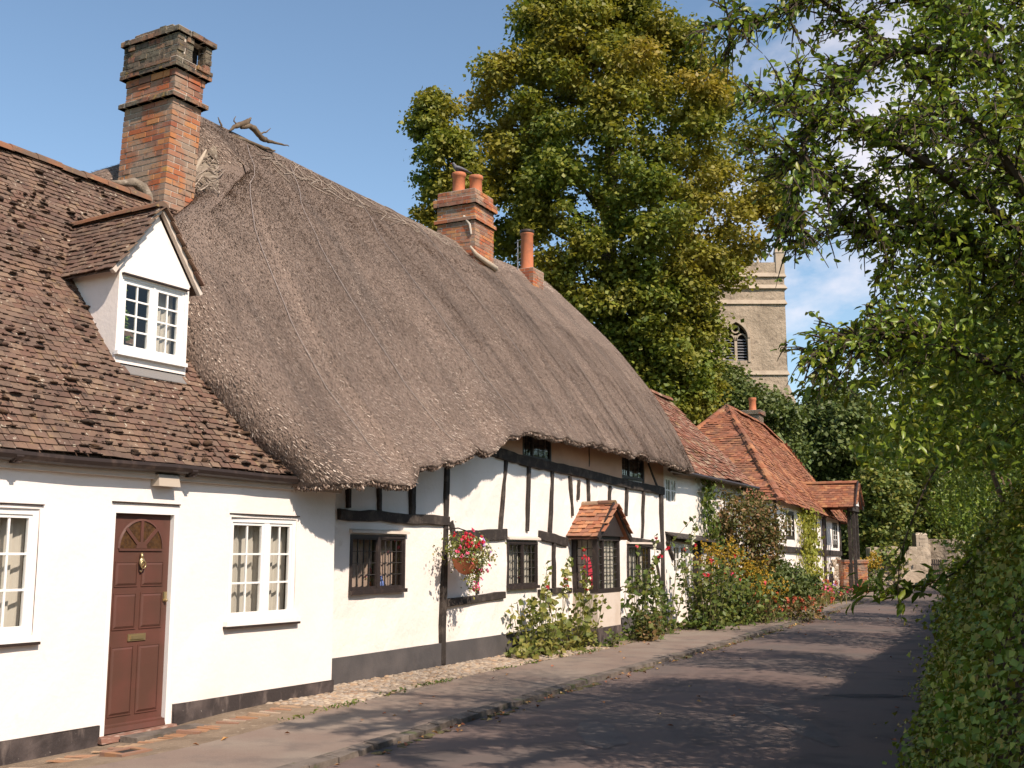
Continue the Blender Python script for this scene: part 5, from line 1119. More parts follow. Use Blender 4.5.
# hedge behind and beside the camera (throws the shade over the road)
for i, (x, y, z, r) in enumerate(((3.6, 1.5, 3.3, (1.6, 2.2, 2.2)), (2.2, -3.0, 3.3, (1.6, 2.4, 2.3)))):
    shrub('hedge_shrub', ('unseen roadside shrub level with the viewer', 'unseen roadside shrub behind the viewer')[i], (x, y, z), r, 2600, .14, seed=80 + i, twigs=4)
# ------------------------------------------------------------------ tree overhanging at the top right
R1 = empty('overhanging_tree', 'near leafy tree reaching over the road from the upper right corner', 'tree', loc=(5.6, 8.2, 0)); o1 = Vector((5.6, 8.2, 0))
tk = MB(); tk.tube([Vector((0, 0, 2.6)), Vector((-.1, 0, 3.6)), Vector((-.25, -.1, 5.0)), Vector((-.3, 0, 6.6)), Vector((-.2, 0, 8))], [.17, .14, .11, .07, .03], 10)
limbs = [  # (u,v,Y) screen guided limb tips placed in 3D
    [(1090, 330, 7.8), (980, 250, 7.4), (900, 215, 7.0), (840, 185, 6.7), (795, 160, 6.5)],
    [(1090, 330, 7.8), (1000, 160, 7.6), (920, 70, 7.3), (850, 20, 7.1), (790, -20, 6.9)],
    [(1090, 250, 7.8), (1010, 90, 8.0), (950, -20, 8.0), (900, -90, 7.8)],
    [(1080, 280, 7.8), (950, 180, 6.9), (870, 130, 6.6), (815, 120, 6.4), (800, 170, 6.3), (798, 215, 6.3)],
    [(1100, 350, 7.8), (1030, 200, 7.0), (970, 120, 6.6), (900, 120, 6.4)],
    [(1100, 420, 7.8), (960, 350, 7.2), (900, 335, 7.0), (850, 345, 6.8), (812, 352, 6.7)],
    [(1080, 330, 7.8), (970, 250, 7.4), (910, 240, 7.2), (870, 235, 7.0), (835, 215, 6.9)],
    [(1100, 200, 7.8), (1040, 20, 7.2), (990, -60, 6.9)],
    [(1000, 30, 7.6), (920, 0, 7.3), (850, -20, 7.1), (780, 12, 6.8), (722, 25, 6.7)],
    [(1000, 60, 7.6), (900, 50, 7.2), (840, 90, 7.0), (790, 100, 6.8), (748, 92, 6.7)],
]
lp = []; ln = []; rs = random.Random(4)
def leaftwig(s0, d, L, dens=.035, sz=1):
    pl = [s0 + d * L * t + Vector((0, 0, -.25 * L * t * t)) for t in (0, .33, .66, 1)]; tk.tube([q - o1 for q in pl], [.007, .0055, .004, .002], 4, cap=False)
    n = max(3, int(L / dens))
    for i in range(n):
        t = .1 + .92 * i / n; j = min(int(t * 3), 2); p = pl[j].lerp(pl[j + 1], min(t * 3 - j, 1)); sgn = 1 if i % 2 else -1; sd = d.cross(Vector((0, 0, 1))).normalized()
        lp.append(tuple(p + sd * sgn * .028 + Vector((rs.gauss(0, .014), rs.gauss(0, .014), rs.gauss(0, .014))) - o1)); ln.append(tuple(d * .7 + sd * sgn * .9))
for li, lim in enumerate(limbs):
    P3 = smooth_line([tuple(at_depth(*q)) for q in lim], 7); n = len(P3)
    tk.tube([p - o1 for p in P3], [lerp(.045, .006, i / n) for i in range(n)], 6)
    for i in range(3, n):
        f = i / n; k_ = 2 + (i % 2)
        for q in range(k_):
            d0 = (P3[i] - P3[i - 1]).normalized(); d = (d0 * rs.uniform(.1, .9) + Vector((rs.gauss(-.15, .55), rs.gauss(0, .6), rs.gauss(-.05, .55)))).normalized(); L = rs.uniform(.16, .48) * (1.15 - .55 * f)
            s0 = P3[i - 1].lerp(P3[i], rs.random())
            if L > .24:
                tk.tube([s0 - o1, s0 + d * L * .5 - o1, s0 + d * L - o1 + Vector((0, 0, -.03))], [.009, .006, .003], 4, cap=False)
                for w_ in range(4):
                    a = rs.uniform(.2, 1); dd = (d + Vector((rs.gauss(0, .7), rs.gauss(0, .7), rs.gauss(0, .6)))).normalized(); leaftwig_s = s0 + d * L * a; leaftwig(leaftwig_s, dd, rs.uniform(.10, .24))
            leaftwig(s0, d, L)
lp = np.array(lp); ln = np.array(ln)
# dense mass towards the right hand side
m_ = []
for i in range(42000):
    u = rs.uniform(840, 1130); v = rs.uniform(-90, 470); e = interp(v, [(-90, 850), (60, 865), (150, 880), (230, 872), (300, 866), (400, 862), (470, 870)]) + 22 * nz(v * .03, 1.5)
    if u < e or (u - e) / 60 < rs.random() - (.4 if v > 260 else 0): continue
    if nz(u * .016, v * .016, 2) < rs.uniform(-.7, -.15 if v > 210 else .16): continue
    Y = rs.uniform(6.8, 9.8); m_.append(tuple(at_depth(u, v, Y) - o1))
lp = np.concatenate([lp, np.array(m_)]); ln = np.concatenate([ln, rng.normal(size=(len(m_), 3)) * .5])
W_ = lp + np.array(o1); sh = shades_wall(W_, .06); print('R1 leaves', len(lp), 'shading', sh.sum())
ok = ~sh | (rng.random(len(lp)) < .10)
leaves('crown', lp[ok], .058, M['fore'], R1, fine=True, nrm=np.array([[0, 0, .6]]), spread=.9, aspect=.52, droop=.5, tipdir=ln[ok]); tk.build('trunk', M['foretwig'], R1)
# drooping sprays in front of the far road
def spray(name, label, lim, lsz, mat='fore', rad=.012, seed=3, dens=.05, side=.22, per=3):
    rs_ = random.Random(seed); P3 = smooth_line([tuple(at_depth(*q)) for q in lim], 6); o = P3[0]; root = empty(name, label, 'branch', loc=tuple(o)); k = MB(); k.tube([p - o for p in P3], [lerp(rad, .003, i / len(P3)) for i in range(len(P3))], 5)
    L_ = []; N_ = []
    for i in range(2, len(P3)):
        for q in range(per):
            d0 = (P3[i] - P3[i - 1]).normalized(); d = (d0 * .8 + Vector((rs_.gauss(0, .4), rs_.gauss(0, .4), rs_.gauss(-.15, .4)))).normalized(); L = rs_.uniform(.5, 1.1) * side; s0 = P3[i]
            k.tube([s0 - o, s0 + d * L - o], [.004, .002], 4, cap=False)
            for t in np.linspace(.2, 1, 4): L_.append(tuple(s0 + d * L * t - o + Vector((rs_.gauss(0, .02), rs_.gauss(0, .02), rs_.gauss(0, .02))))); N_.append(tuple(d + Vector((0, 0, -.4))))
    leaves('leaves', L_, lsz, M[mat], root, fine=True, nrm=np.array([[0, 0, .8]]), spread=.6, aspect=.42, droop=.5, tipdir=np.array(N_)); k.build('stem', M['twig'], root); return root
spray('drooping_branch', 'arching leafy branch hanging low in front of the far road and brick pier', [(1000, 520, 11.5), (975, 555, 11), (945, 578, 10.6), (905, 588, 10.3), (865, 592, 10.1)], .13, seed=5, side=.26, per=2)
spray('drooping_branch', 'fine leafy branch trailing down before the pale end wall', [(965, 440, 10.8), (935, 470, 10.5), (912, 520, 10.3), (900, 560, 10.2), (898, 598, 10.2)], .11, seed=6, side=.2, per=1)
spray('drooping_branch', 'leafy sprig jutting left against the sky above the broad dark tree', [(905, 395, 10.5), (870, 385, 10.2), (840, 383, 10), (812, 392, 9.9)], .11, seed=7, side=.22, per=2)
spray('drooping_branch', 'leafy sprig reaching left from the bank shrubs beside the church tower', [(915, 330, 10.2), (880, 320, 9.9), (850, 330, 9.7), (822, 348, 9.6)], .11, seed=8, side=.26, per=3)
# nettles at the foot of the bank near the camera
NP = []; NN = []; k = MB(); nb = at_z(965, 790, .0); nb = Vector((2.98, 7.2, .0))
for i in range(46):
    a = random.uniform(0, 2 * pi); r = random.random() ** .6; b = nb + Vector((cos(a) * .38 * r + .25, sin(a) * .7 * r, .25)); h = random.uniform(.25, .55); tip = b + Vector((random.gauss(-.1, .08), random.gauss(0, .1), h)); k.tube([b - nb, tip - nb], [.006, .003], 4)
    for t in np.linspace(.2, 1, 7):
        for sg in (0, pi): an = t * 9 + sg + i; NP.append(tuple(b.lerp(tip, t) + Vector((cos(an), sin(an), 0)) * .05 - nb)); NN.append((cos(an), sin(an), -.3))
root = empty('nettle_clump', 'bright green nettle clump at the foot of the ivy bank, lower right', 'nettles', loc=nb); leaves('leaves', NP, .125, M['nettle'], root, fine=True, nrm=np.array([[0, 0, 1.]]), spread=.35, aspect=.55, tipdir=np.array(NN)); k.build('stems', M['stem'], root)
# ================================================================== GARDEN PLANTS ALONG THE HOUSES
def plant(name, label, cat, base, h, r, n, lsize, mat, stems=5, flowers=None, seed=1, spires=(), aspect=.85, low=.35, dens_top=.4, stemw=.008, group=None, strap=False, blob=False):
    rs_ = random.Random(seed); b = Vector(base); root = empty(name, label, cat, loc=tuple(b), group=group); k = MB(); L_ = []; N_ = []; tips = []
    for s_ in range(stems):
        a = rs_.uniform(0, 2 * pi); rr = r * rs_.uniform(.2, .8); hh = h * rs_.uniform(.65, 1.0); p0 = Vector((cos(a) * rr * .3, sin(a) * rr * .3, 0)); p1 = Vector((cos(a) * rr * .8, sin(a) * rr * .8, hh * .55)); p2 = Vector((cos(a) * rr + rs_.gauss(0, .05), sin(a) * rr, hh))
        k.tube([p0, p1, p2], [stemw, stemw * .8, stemw * .4], 5); tips.append((p1, p2))
        m_ = int(n / stems)
        for i in range(m_):
            t = rs_.random() ** (1 + dens_top); p = p0.lerp(p1, t * 2) if t < .5 else p1.lerp(p2, t * 2 - 1); a2 = rs_.uniform(0, 2 * pi); q = r * (1 - .65 * t) * rs_.uniform(.1, .75)
            L_.append(tuple(p + Vector((cos(a2) * q, sin(a2) * q, rs_.gauss(0, .04))))); N_.append((cos(a2), sin(a2), .2))
    for (dx, dy, hh, lean) in spires:
        p0 = Vector((dx * .4, dy * .4, 0)); p2 = Vector((dx + lean, dy, hh)); p1 = Vector((dx, dy, hh * .55)); k.tube([p0, p1, p2], [.010, .008, .003], 5); tips.append((p1, p2))
        for i in range(16): t = rs_.uniform(.1, 1); L_.append(tuple(p1.lerp(p2, t) + Vector((rs_.gauss(0, .03), rs_.gauss(0, .03), 0)))); N_.append((0, 0, 1))
    if strap:
        k2 = MB()
        for i in range(n):
            a = rs_.uniform(0, 2 * pi); L = h * rs_.uniform(.7, 1.3); o_ = Vector((rs_.gauss(0, r * .4), rs_.gauss(0, r * .4), 0)); d = Vector((cos(a), sin(a), 0)); sd = Vector((-sin(a), cos(a), 0)) * rs_.uniform(.008, .016); pv = None
            for t in (0, .3, .6, .85, 1): 
                c = o_ + d * (L * .75 * t * t) + Vector((0, 0, L * (1.15 * t - .75 * t * t))); w_ = sd * (1 - t * .85)
                if pv: k2.quad(pv[0], pv[1], c + w_, c - w_)
                pv = (c - w_, c + w_)
        k2.build('leaves', M[mat], root)
    else: leaves('leaves', L_, lsize, M[mat], root, nrm=np.array([[-.2, -.4, .75]]), spread=.6, aspect=aspect, tipdir=np.array(N_))
    k.build('stems', M['stem'], root)
    for fm, cnt, sz, mode in (flowers or []):
        FP = []; many = cnt > 34
        for i in range(cnt):
            if not many: FP = []
            if mode == 'spire': p1, p2 = rs_.choice(tips[-max(len(spires), 1):]); p = p1.lerp(p2, rs_.uniform(.2, 1)) + Vector((rs_.gauss(0, .02), -.03, 0))
            elif mode == 'plume': p1, p2 = rs_.choice(tips); t_ = rs_.random(); p = p1.lerp(p2, .45 + .6 * t_) + Vector((rs_.gauss(0, .13 * (1.15 - t_)), rs_.gauss(0, .13 * (1.15 - t_)), rs_.gauss(0, .03)))
            elif mode == 'top': p1, p2 = rs_.choice(tips); p = p2 + Vector((rs_.gauss(0, .05 + r * .12), rs_.gauss(0, .05 + r * .12), rs_.uniform(-.12, .05)))
            else: a = rs_.uniform(0, 2 * pi); q = r * rs_.random() ** .5; p = Vector((cos(a) * q, sin(a) * q, h * rs_.uniform(.3, 1)))
            for j in range(5): FP.append(tuple(p + Vector((rs_.gauss(0, sz * .25), rs_.gauss(0, sz * .25), rs_.gauss(0, sz * .25)))))
            if not many: leaves('flower', FP, sz, M[fm], root, nrm=np.array([[-.1, -.7, .5]]), spread=.5, aspect=.95)
        if many: tag(leaves('flower_heads', FP, sz, M[fm], root, nrm=np.array([[-.1, -.7, .5]]), spread=.8, aspect=.7), kind='stuff')
    return root
def gp(u, v, z=.03): return at_z(u, v, z)
def tp(x, y, z=.03): return FT.w(x, y, z)
plant('low_mallow', 'low young mallow leaves at the wall foot left of the hollyhocks', 'plant', tp(4.35, -.40), .30, .36, 60, .13, 'holly', stems=6, seed=2)
plant('hollyhock', 'bushy yellow green hollyhock below the window left of the porch', 'plant', tp(5.0, -.38), 1.0, .62, 420, .115, 'holly', stems=12, seed=3, spires=((.1, 0, 1.45, .08), (.45, .05, 1.35, .05)), flowers=[('red', 4, .045, 'spire'), ('fwhite', 26, .03, 'spire')])
plant('hollyhock', 'thin hollyhock with few pale flowers between bushy one and the porch', 'plant', tp(6.05, -.38), .55, .5, 150, .13, 'holly', stems=8, seed=4, spires=((0, 0, 1.5, .1), (.35, 0, 1.2, .1), (-.2, 0, 1.1, -.05)), flowers=[('red', 6, .05, 'spire'), ('fwhite', 34, .035, 'spire')])
plant('hollyhock', 'tall green hollyhock standing close to the left side of the porch', 'plant', tp(6.85, -.45), 1.0, .42, 220, .11, 'holly', stems=8, seed=5, spires=((0, .1, 1.7, .0),), flowers=[('red', 4, .05, 'spire')])
plant('low_mallow', 'small low plant at the left foot of the porch plinth', 'plant', tp(7.35, -.72), .25, .25, 50, .08, 'greenplant', stems=6, seed=6)
plant('hollyhock', 'dark green hollyhock with red flowers just right of the porch', 'plant', tp(9.0, -.65), 1.45, .55, 420, .12, 'greenplant', stems=10, seed=7, spires=((.2, 0, 2.3, .9), (0, 0, 1.75, 0)), flowers=[('red', 5, .06, 'spire')])
plant('hollyhock', 'reddish stemmed leafy plant low beside the porch corner', 'plant', tp(8.75, -.95), .65, .32, 160, .09, 'autumn', stems=7, seed=17)
plant('hollyhock', 'seeded hollyhock stalks leaning by the last post of the thatched house', 'plant', tp(10.6, -.6), 1.1, .5, 240, .11, 'greenplant', stems=9, seed=8, spires=((.3, 0, 2.4, .5), (.5, 0, 2.1, .2), (-.2, 0, 2.0, .1)), flowers=[('fwhite', 20, .05, 'spire'), ('red', 4, .06, 'spire')])
plant('mallow_bush', 'big leafy mallow bush with crimson flowers right of the thatched house', 'shrub', tp(12.6, -.95), 1.55, .85, 900, .12, 'greenplant', stems=22, seed=9, flowers=[('red', 7, .07, 'top')], stemw=.014)
plant('mallow_bush', 'tangled leafy bush with brown stems under the goldenrod', 'shrub', tp(14.6, -1.0), 1.25, .85, 800, .12, 'greenplant', stems=20, seed=10, flowers=[('red', 5, .07, 'top'), ('fpink', 4, .07, 'top')], stemw=.014)
for i, (x, y, h, lb) in enumerate(((14.3, -.7, 1.95, 'tallest goldenrod clump in front of the low white cottage'), (16.2, -.9, 1.75, 'second goldenrod clump right of the tallest, beside the turning shrub'), (15.6, -1.5, 1.15, 'lower goldenrod clump nearest the kerb'))):
    plant('goldenrod', lb, 'plant', tp(x, y), h, .72, 260, .10, 'greenplant', stems=16, seed=30 + i, flowers=[('yellow', 480 if i < 2 else 200, .045, 'plume')], group='goldenrod clumps')
plant('low_flowers', 'low red and green foliage at the kerb under the goldenrod', 'plant', tp(17.3, -2.1), .55, .8, 400, .09, 'autumn', stems=14, seed=12, flowers=[('rust', 30, .08, 'any')])
r_ = FT.w(17.5, -.55); shrub('turning_shrub', 'rounded shrub turning pinkish brown in front of the orange hipped roof', (r_.x, r_.y, 2.1), (1.2, 1.4, 1.45), 5600, .12, mat='autumn', seed=41, twigs=16, filt=False)
r_ = FT.w(18.3, -1.2); shrub('evergreen_shrub', 'dark green shrub low beneath the turning shrub', (r_.x, r_.y, .9), (1.2, 1.4, .85), 2600, .13, mat='bg_dark', seed=42, twigs=10, filt=False)
r_ = FT.w(19.9, -.9); shrub('evergreen_shrub', 'low dark shrub before the left corner of the hipped cottage', (r_.x, r_.y, .75), (.9, 1.4, .8), 2400, .15, mat='bg_dark', seed=43, twigs=10, filt=False)
for i, (u, v, h, lb) in enumerate(((748, 622, .75, 'strap leaved yellow green clump left of the rust red flowers'), (782, 612, .85, 'strap leaved clump with rust red flowers at the bed edge'), (812, 606, .8, 'strap leaved clump near the golden creeper'))):
    b = gp(u, v - 2); plant('strap_leaved_plant', lb, 'plant', b, h, .95, 240, .1, 'strap', stems=4, seed=50 + i, strap=True, flowers=[('rust', 40, .09, 'any')], group='strap leaved perennials')
for i, (u, v, lb, mt, fl) in enumerate(((732, 620, 'low orange and red bedding plants by the pavement', 'autumn', 'rust'), (768, 612, 'red bedding plants beside the dark kerb', 'autumn', 'red'), (800, 607, 'mixed low bedding plants with rusty heads', 'strap', 'rust'), (838, 600, 'low mixed plants at the far end of the bed', 'greenplant', 'fpink'), (822, 596, 'round green cushion with lilac flowers by the hipped cottage', 'creeper', 'lilac'))):
    b = gp(u, v); plant('bedding_plant', lb, 'plant', b, .5, .9, 320, .11, mt, stems=16, seed=70 + i, flowers=[(fl, 26, .10, 'any')], group='low bedding plants')
b = at_z(842, 596, 0); plant('goldenrod', 'bright yellow goldenrod beside the brick pier', 'plant', at_depth(872, 585, 49) * Vector((1, 1, 0)) if False else Vector((at_depth(870, 580, 50).x, 50, 0)), 1.75, .75, 340, .14, 'greenplant', stems=14, seed=77, flowers=[('yellow', 400, .07, 'plume')])
# creepers on walls
def creeper(name, label, fr, pxs, y, n, ls, mat, seed=1, th=.12):
    rs_ = random.Random(seed); rows = [(v, fr.px(a, v, y)[0], fr.px(b, v, y)[0], fr.px((a + b) / 2, v, y)[1]) for v, a, b in pxs]; rows.sort(key=lambda r: r[3]); zs_ = [r[3] for r in rows]; x0_ = rows[0][1]
    o = fr.w((rows[0][1] + rows[0][2]) / 2, y, 0); root = empty(name, label, 'climbing plant', loc=tuple(o)); L_ = []
    for i in range(n):
        z = rs_.uniform(max(zs_[0], 0), zs_[-1]); a = interp(z, [(r[3], r[1]) for r in rows]); b = interp(z, [(r[3], r[2]) for r in rows]); x = lerp(a, b, .5 + rs_.gauss(0, .24)); L_.append(tuple(fr.w(x, y - abs(rs_.gauss(0, th)), z) - o))
    leaves('leaves', L_, ls, M[mat], root, nrm=np.array([tuple(-fr.ey)]), spread=.5, aspect=.9, droop=.8)
    k = MB(); mid = [fr.w((interp(z, [(r[3], r[1]) for r in rows]) + interp(z, [(r[3], r[2]) for r in rows])) / 2 + .1 * sin(z * 4), y + .0, z) - o for z in np.linspace(0, zs_[-1], 9)]; k.tube(mid, [.03] * 6 + [.02, .015, .01], 6); k.build('stem', M['twig'], root); return root
creeper('golden_creeper', 'golden green creeper climbing the wall of the hipped cottage', F4, [(508, 796, 812), (530, 797, 814), (555, 798, 816), (580, 798, 822), (598, 800, 828)], -.1, 1500, .15, 'creeper', 2, .18)
creeper('green_creeper', 'green creeper climbing the low white cottage between its upper windows', FT, [(480, 700, 713), (500, 698, 710), (525, 700, 716), (550, 700, 722)], -.06, 420, .12, 'greenplant', 3)
creeper('green_creeper', 'creeper under the eaves at the right end of the low white cottage', FT, [(488, 728, 758), (502, 735, 760), (520, 738, 762), (545, 738, 765)], -.1, 500, .13, 'autumn', 4, .2)
# weeds along the pavement edge
wp = []
for i in range(3600):
    Y = random.uniform(9, 40); p = at_line(IL, Y) + Vector((random.gauss(0, .06), random.gauss(0, .05), .03))
    if p.y < 11 or nz(p.x * 1.3, p.y * 1.3, 6) < random.uniform(-.1, .45): continue
    wp.append(tuple(p))
tag(leaves('pavement_weeds', wp, .045, M['greenplant'], nrm=np.array([[0, 0, .6]]), spread=.8, aspect=.5), kind='stuff')
lp_ = []
for i in range(560):
    Y = random.uniform(7, 34); q = random.random()
    if q < .45: p = at_line(RL, Y) + Vector((-abs(random.gauss(0, .30)) + .05, 0, -.045))
    elif q < .8: p = at_line(KL, Y) + Vector((abs(random.gauss(0, .15)) + .03, 0, -.045))
    elif q < .9: a, b = at_line(KL, Y), at_line(RL, Y); p = a.lerp(b, random.random()) + Vector((0, 0, -.02))
    else: a, b = at_line(IL, Y), at_line(KI, Y); p = a.lerp(b, random.random() ** 2) + Vector((0, 0, .02))
    lp_.append(tuple(p))
tag(leaves('fallen_leaves', lp_, .065, M['leaf_litter'], nrm=np.array([[0, 0, 2.2]]), spread=.5, aspect=.6, fold=.35), kind='stuff')
# ================================================================== HANGING BASKET
bx, bz = FT.px(466, 562, -.34); hb = FT.w(bx, -.34, 0)
hbp = Vector((hb.x, hb.y, bz + .04)); HB = empty('hanging_basket', 'hanging basket of red, white and lilac flowers on the black corner post', 'hanging basket', loc=tuple(hbp), rz=FT.rz)
k = MB(); k.smooth = True; k.lathe([(.02, -.22), (.10, -.19), (.17, -.11), (.20, 0), (.205, .02), (.18, .02), (.15, -.08)], (0, 0, 0), 20); k.build('basket', M['pot'], HB)
k = MB(); k.tube([(-.05, .34, .42), (-.02, .12, .44), (0, 0, .40), (0, 0, .34)], .010, 6); k.tube([(-.05, .34, .18), (-.03, .12, .40)], .008, 5); k.build('bracket', M['frame_dark'], HB)
k = MB()
for a in (0, 2.1, 4.2): k.tube([(.2 * cos(a), .2 * sin(a), .02), (0, 0, .34)], .004, 4)
k.build('chain', M['wire'], HB)
def cloud(n, c, s_): return (rng.normal(size=(n, 3)) * np.array(s_) + np.array(c))
fol = np.concatenate([cloud(900, (0, -.02, .12), (.21, .15, .10)), cloud(260, (.04, -.08, -.18), (.08, .06, .13)), cloud(260, (.27, -.04, .02), (.12, .09, .08)), cloud(240, (-.24, -.03, .16), (.10, .09, .09)), cloud(60, (.5, -.05, .0), (.10, .03, .02)), cloud(160, (.05, -.19, .0), (.13, .04, .05))])
leaves('foliage', fol, .048, M['holly'], HB, nrm=np.array([[0, -.6, .5]]), spread=.7, aspect=.6)
for fm, n, c, s_, sz, nm in (('red', 24, (-.16, -.16, .26), (.17, .06, .08), .05, 0), ('fpink', 20, (-.20, -.15, .17), (.16, .06, .10), .045, 0), ('fwhite', 60, (.10, -.18, .05), (.12, .05, .10), .042, 'white_flowers'), ('lilac', 36, (.32, -.10, .10), (.07, .05, .09), .045, 'lilac_flowers'), ('fpink', 14, (.34, -.12, -.08), (.09, .05, .09), .045, 0), ('red', 7, (.14, -.14, .20), (.12, .04, .04), .05, 0), ('fpink', 8, (.10, -.12, -.38), (.05, .04, .05), .045, 0)):
    c0 = cloud(n, c, s_)
    if nm: tag(leaves(nm, np.repeat(c0, 4, 0) + rng.normal(size=(n * 4, 3)) * .010, sz, M[fm], HB, nrm=np.array([[-.1, -1.2, .5]]), spread=.45, aspect=1.0), kind='stuff')
    else:
        for q in c0: leaves('flower', q[None] + rng.normal(size=(4, 3)) * .010, sz, M[fm], HB, nrm=np.array([[-.1, -1.2, .5]]), spread=.45, aspect=1.0)
# ================================================================== WINDOW SILL THINGS
q = FT.w(1.18, .12, 1.17); k = MB(); k.smooth = True; k.lathe([(.0, 0), (.06, .0), (.075, .05), (.05, .10), (.03, .14), (.045, .16)], tuple(q), 14); tag(k.build('china_jug', M['blue']), 'small blue and white china jug on the inner sill of the leaded window', 'jug')
q = FT.w(.98, .13, 1.17); root = empty('flower_vase', 'little posy of pink flowers in a pot behind the leaded window', 'vase', loc=tuple(q)); k = MB(); k.lathe([(.0, 0), (.035, 0), (.04, .06), (.03, .09)], (0, 0, 0), 12); k.build('pot', M['pot'], root)
leaves('leaves', cloud(60, (0, 0, .14), (.04, .03, .035)), .04, M['holly'], root); leaves('flowers', cloud(20, (0, -.02, .2), (.03, .02, .03)), .035, M['fpink'], root)
q = FT.w(7.58, -.20, 1.0); k = MB(); k.smooth = True; k.lathe([(.0, -.02), (.10, .0), (.095, .25), (.07, .45), (.035, .56), (.0, .58)], tuple(q), 14); tag(k.build('closed_parasol', M['pink']), 'folded bright pink parasol standing inside the porch window', 'parasol')
q = FL.w(.52, .78, 3.66); root = empty('house_plant', 'leafy green pot plant behind the dormer window', 'house plant', loc=tuple(q)); k = MB(); k.lathe([(0, 0), (.05, 0), (.06, .1)], (0, 0, 0), 12); k.build('pot', M['paint'], root); leaves('leaves', cloud(90, (.0, 0, .28), (.06, .05, .12)), .08, M['nettle'], root, aspect=.8)
# ================================================================== PIGEON, DEAD BRANCH
pg = FT.w(8.6, 3.12, 9.70)
k = MB(); k.smooth = True
k.tube([(-.17, 0, .085), (-.11, 0, .10), (-.05, 0, .10), (.02, 0, .115), (.075, 0, .15), (.10, 0, .20), (.12, 0, .225), (.145, 0, .222)], [.012, .035, .062, .070, .050, .030, .032, .012], 12)
k.add([(-.12, -.03, .10), (-.12, .03, .10), (-.29, .035, .045), (-.29, -.035, .045), (-.12, -.03, .085), (-.12, .03, .085), (-.29, .035, .037), (-.29, -.035, .037)], [(0, 1, 2, 3), (7, 6, 5, 4), (0, 3, 7, 4), (1, 5, 6, 2), (3, 2, 6, 7)])
for sg in (-1, 1): k.tube([(.06, sg * .06, .12), (-.04, sg * .068, .105), (-.15, sg * .045, .085), (-.22, sg * .025, .07)], [.015, .035, .024, .005], 8)
k.cur = 1; k.tube([(.15, 0, .222), (.175, 0, .214)], [.008, .002], 6)
for sg in (-1, 1): k.tube([(.0, sg * .025, .06), (.005, sg * .025, .0)], .006, 5); k.tube([(-.01, sg * .025, .003), (.035, sg * .025, .003)], .005, 4)
o = k.build('pigeon', [M['bird'], M['horn']]); o.location = pg; o.rotation_euler = (0, 0, radians(195)); tag(o, 'grey pigeon perched on the clay pots of the second chimney', 'bird')
base = thatch_pt('f', .20, .992); k = MB(); r0 = FT.w(base.x, base.y, base.z)
def RP(u, v): x, z = FT.px(u, v, 2.9); return FT.w(x, 2.9, z) - r0
def knotty(pts, rs_):
    L = smooth_line([tuple(p) for p in pts], 6); n = len(L); out = []; rr = []
    for i, p in enumerate(L):
        out.append(p + Vector((nz(i * .9, 1), nz(i * .9, 2), nz(i * .9, 3))) * .022); t = i / (n - 1) * (len(rs_) - 1); q = min(int(t), len(rs_) - 2); rr.append(lerp(rs_[q], rs_[q + 1], t - q) * (1 + .5 * nz(i * 1.3, 5)))
    k.tube(out, rr, 8)
knotty([RP(229, 131), RP(236, 126), RP(245, 123), RP(251, 118)], [.012, .04, .045, .012]); knotty([RP(241, 127), RP(252, 127), RP(262, 138), RP(272, 142), RP(289, 146)], [.035, .05, .045, .025, .006])
knotty([RP(222, 128), RP(220, 122), RP(218, 117)], [.02, .014, .005]); knotty([RP(226, 138), RP(238, 138), RP(262, 147), RP(275, 151)], [.025, .03, .03, .012]); knotty([RP(238, 126), RP(234, 121), RP(236, 116)], [.015, .01, .003]); knotty([RP(258, 134), RP(266, 132), RP(271, 128)], [.02, .012, .003])
o = k.build('dead_branch', M['twig'], smooth=True); o.location = r0; tag(o, 'bleached crooked dead branch lying on the ridge of the thatch', 'branch')
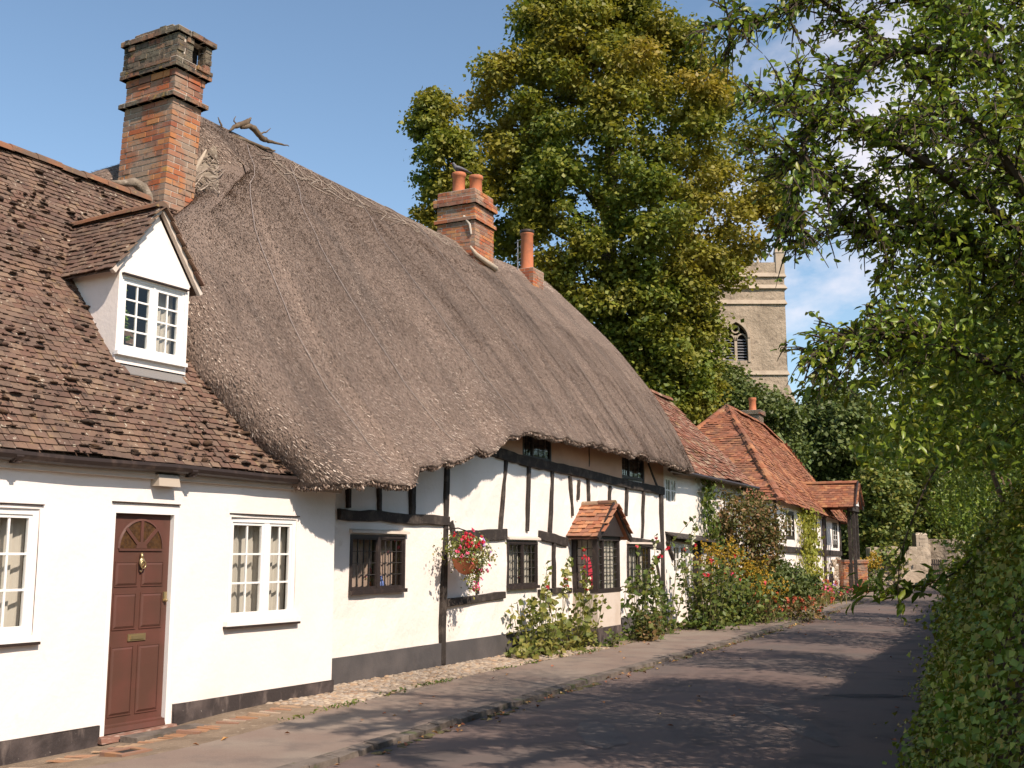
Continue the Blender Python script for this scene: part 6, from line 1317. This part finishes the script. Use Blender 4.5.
# ================================================================== SKY, SUN, CAMERA
wd = bpy.data.worlds.new('World'); S.world = wd; wd.use_nodes = True; nt = wd.node_tree; bg = nt.nodes['Background']
sky = nt.nodes.new('ShaderNodeTexSky'); sky.sky_type = 'NISHITA'; sky.sun_disc = False; sky.sun_elevation = SUN_EL; sky.sun_rotation = math.atan2(SUN_AZ.x, SUN_AZ.y); sky.air_density = 1.0; sky.dust_density = .6; sky.ozone_density = 2.0; sky.altitude = 50
tc = nt.nodes.new('ShaderNodeTexCoord'); dirv = tc.outputs['Generated']
f, _ = noise_fac(nt, dirv, 3.2, detail=8, rough=.6, dist=.25, lo=.40, hi=.62, vec=(1, 1, 2.2))
# more cloud towards the right of the view
dp = nt.nodes.new('ShaderNodeVectorMath'); dp.operation = 'DOT_PRODUCT'; cd = ray(880, 230).normalized(); dp.inputs[1].default_value = tuple(cd); nt.links.new(dirv, dp.inputs[0])
mr = nt.nodes.new('ShaderNodeMapRange'); mr.inputs['From Min'].default_value = .970; mr.inputs['From Max'].default_value = .992; mr.clamp = True; nt.links.new(dp.outputs['Value'], mr.inputs['Value'])
ml = nt.nodes.new('ShaderNodeMath'); ml.operation = 'MULTIPLY'; nt.links.new(f, ml.inputs[0]); nt.links.new(mr.outputs[0], ml.inputs[1])
m2 = nt.nodes.new('ShaderNodeMath'); m2.operation = 'MULTIPLY'; m2.inputs[1].default_value = .9; nt.links.new(ml.outputs[0], m2.inputs[0])
cl = mixc(nt, m2.outputs[0], mixc(nt, 1.0, sky.outputs[0], (1.02, 1.03, .98), 'MULTIPLY'), (6.5, 6.0, 6.2)); nt.links.new(cl, bg.inputs[0]); bg.inputs[1].default_value = .12
sl_ = bpy.data.lights.new('sun', 'SUN'); sl_.energy = 4.3; sl_.angle = radians(.55); sl_.color = (1, .855, .73); so = bpy.data.objects.new('sun', sl_); C.objects.link(so); so.rotation_euler = sdir.to_track_quat('Z', 'Y').to_euler(); so.location = (10, -10, 20)
cam = bpy.data.cameras.new('camera'); cam.sensor_width = 36; cam.lens = F * 36 / 1024; cam.clip_end = 3000; cam.clip_start = .1; co_ = bpy.data.objects.new('camera', cam); C.objects.link(co_); co_.location = (0, 0, H); co_.rotation_euler = (pi / 2 + P, 0, 0); S.camera = co_
vs = S.view_settings; vs.view_transform = 'Standard'; vs.look = 'None'; vs.exposure = .55; vs.gamma = 1; vs.use_curve_mapping = False
S.cycles.max_bounces = 6; S.cycles.transparent_max_bounces = 12
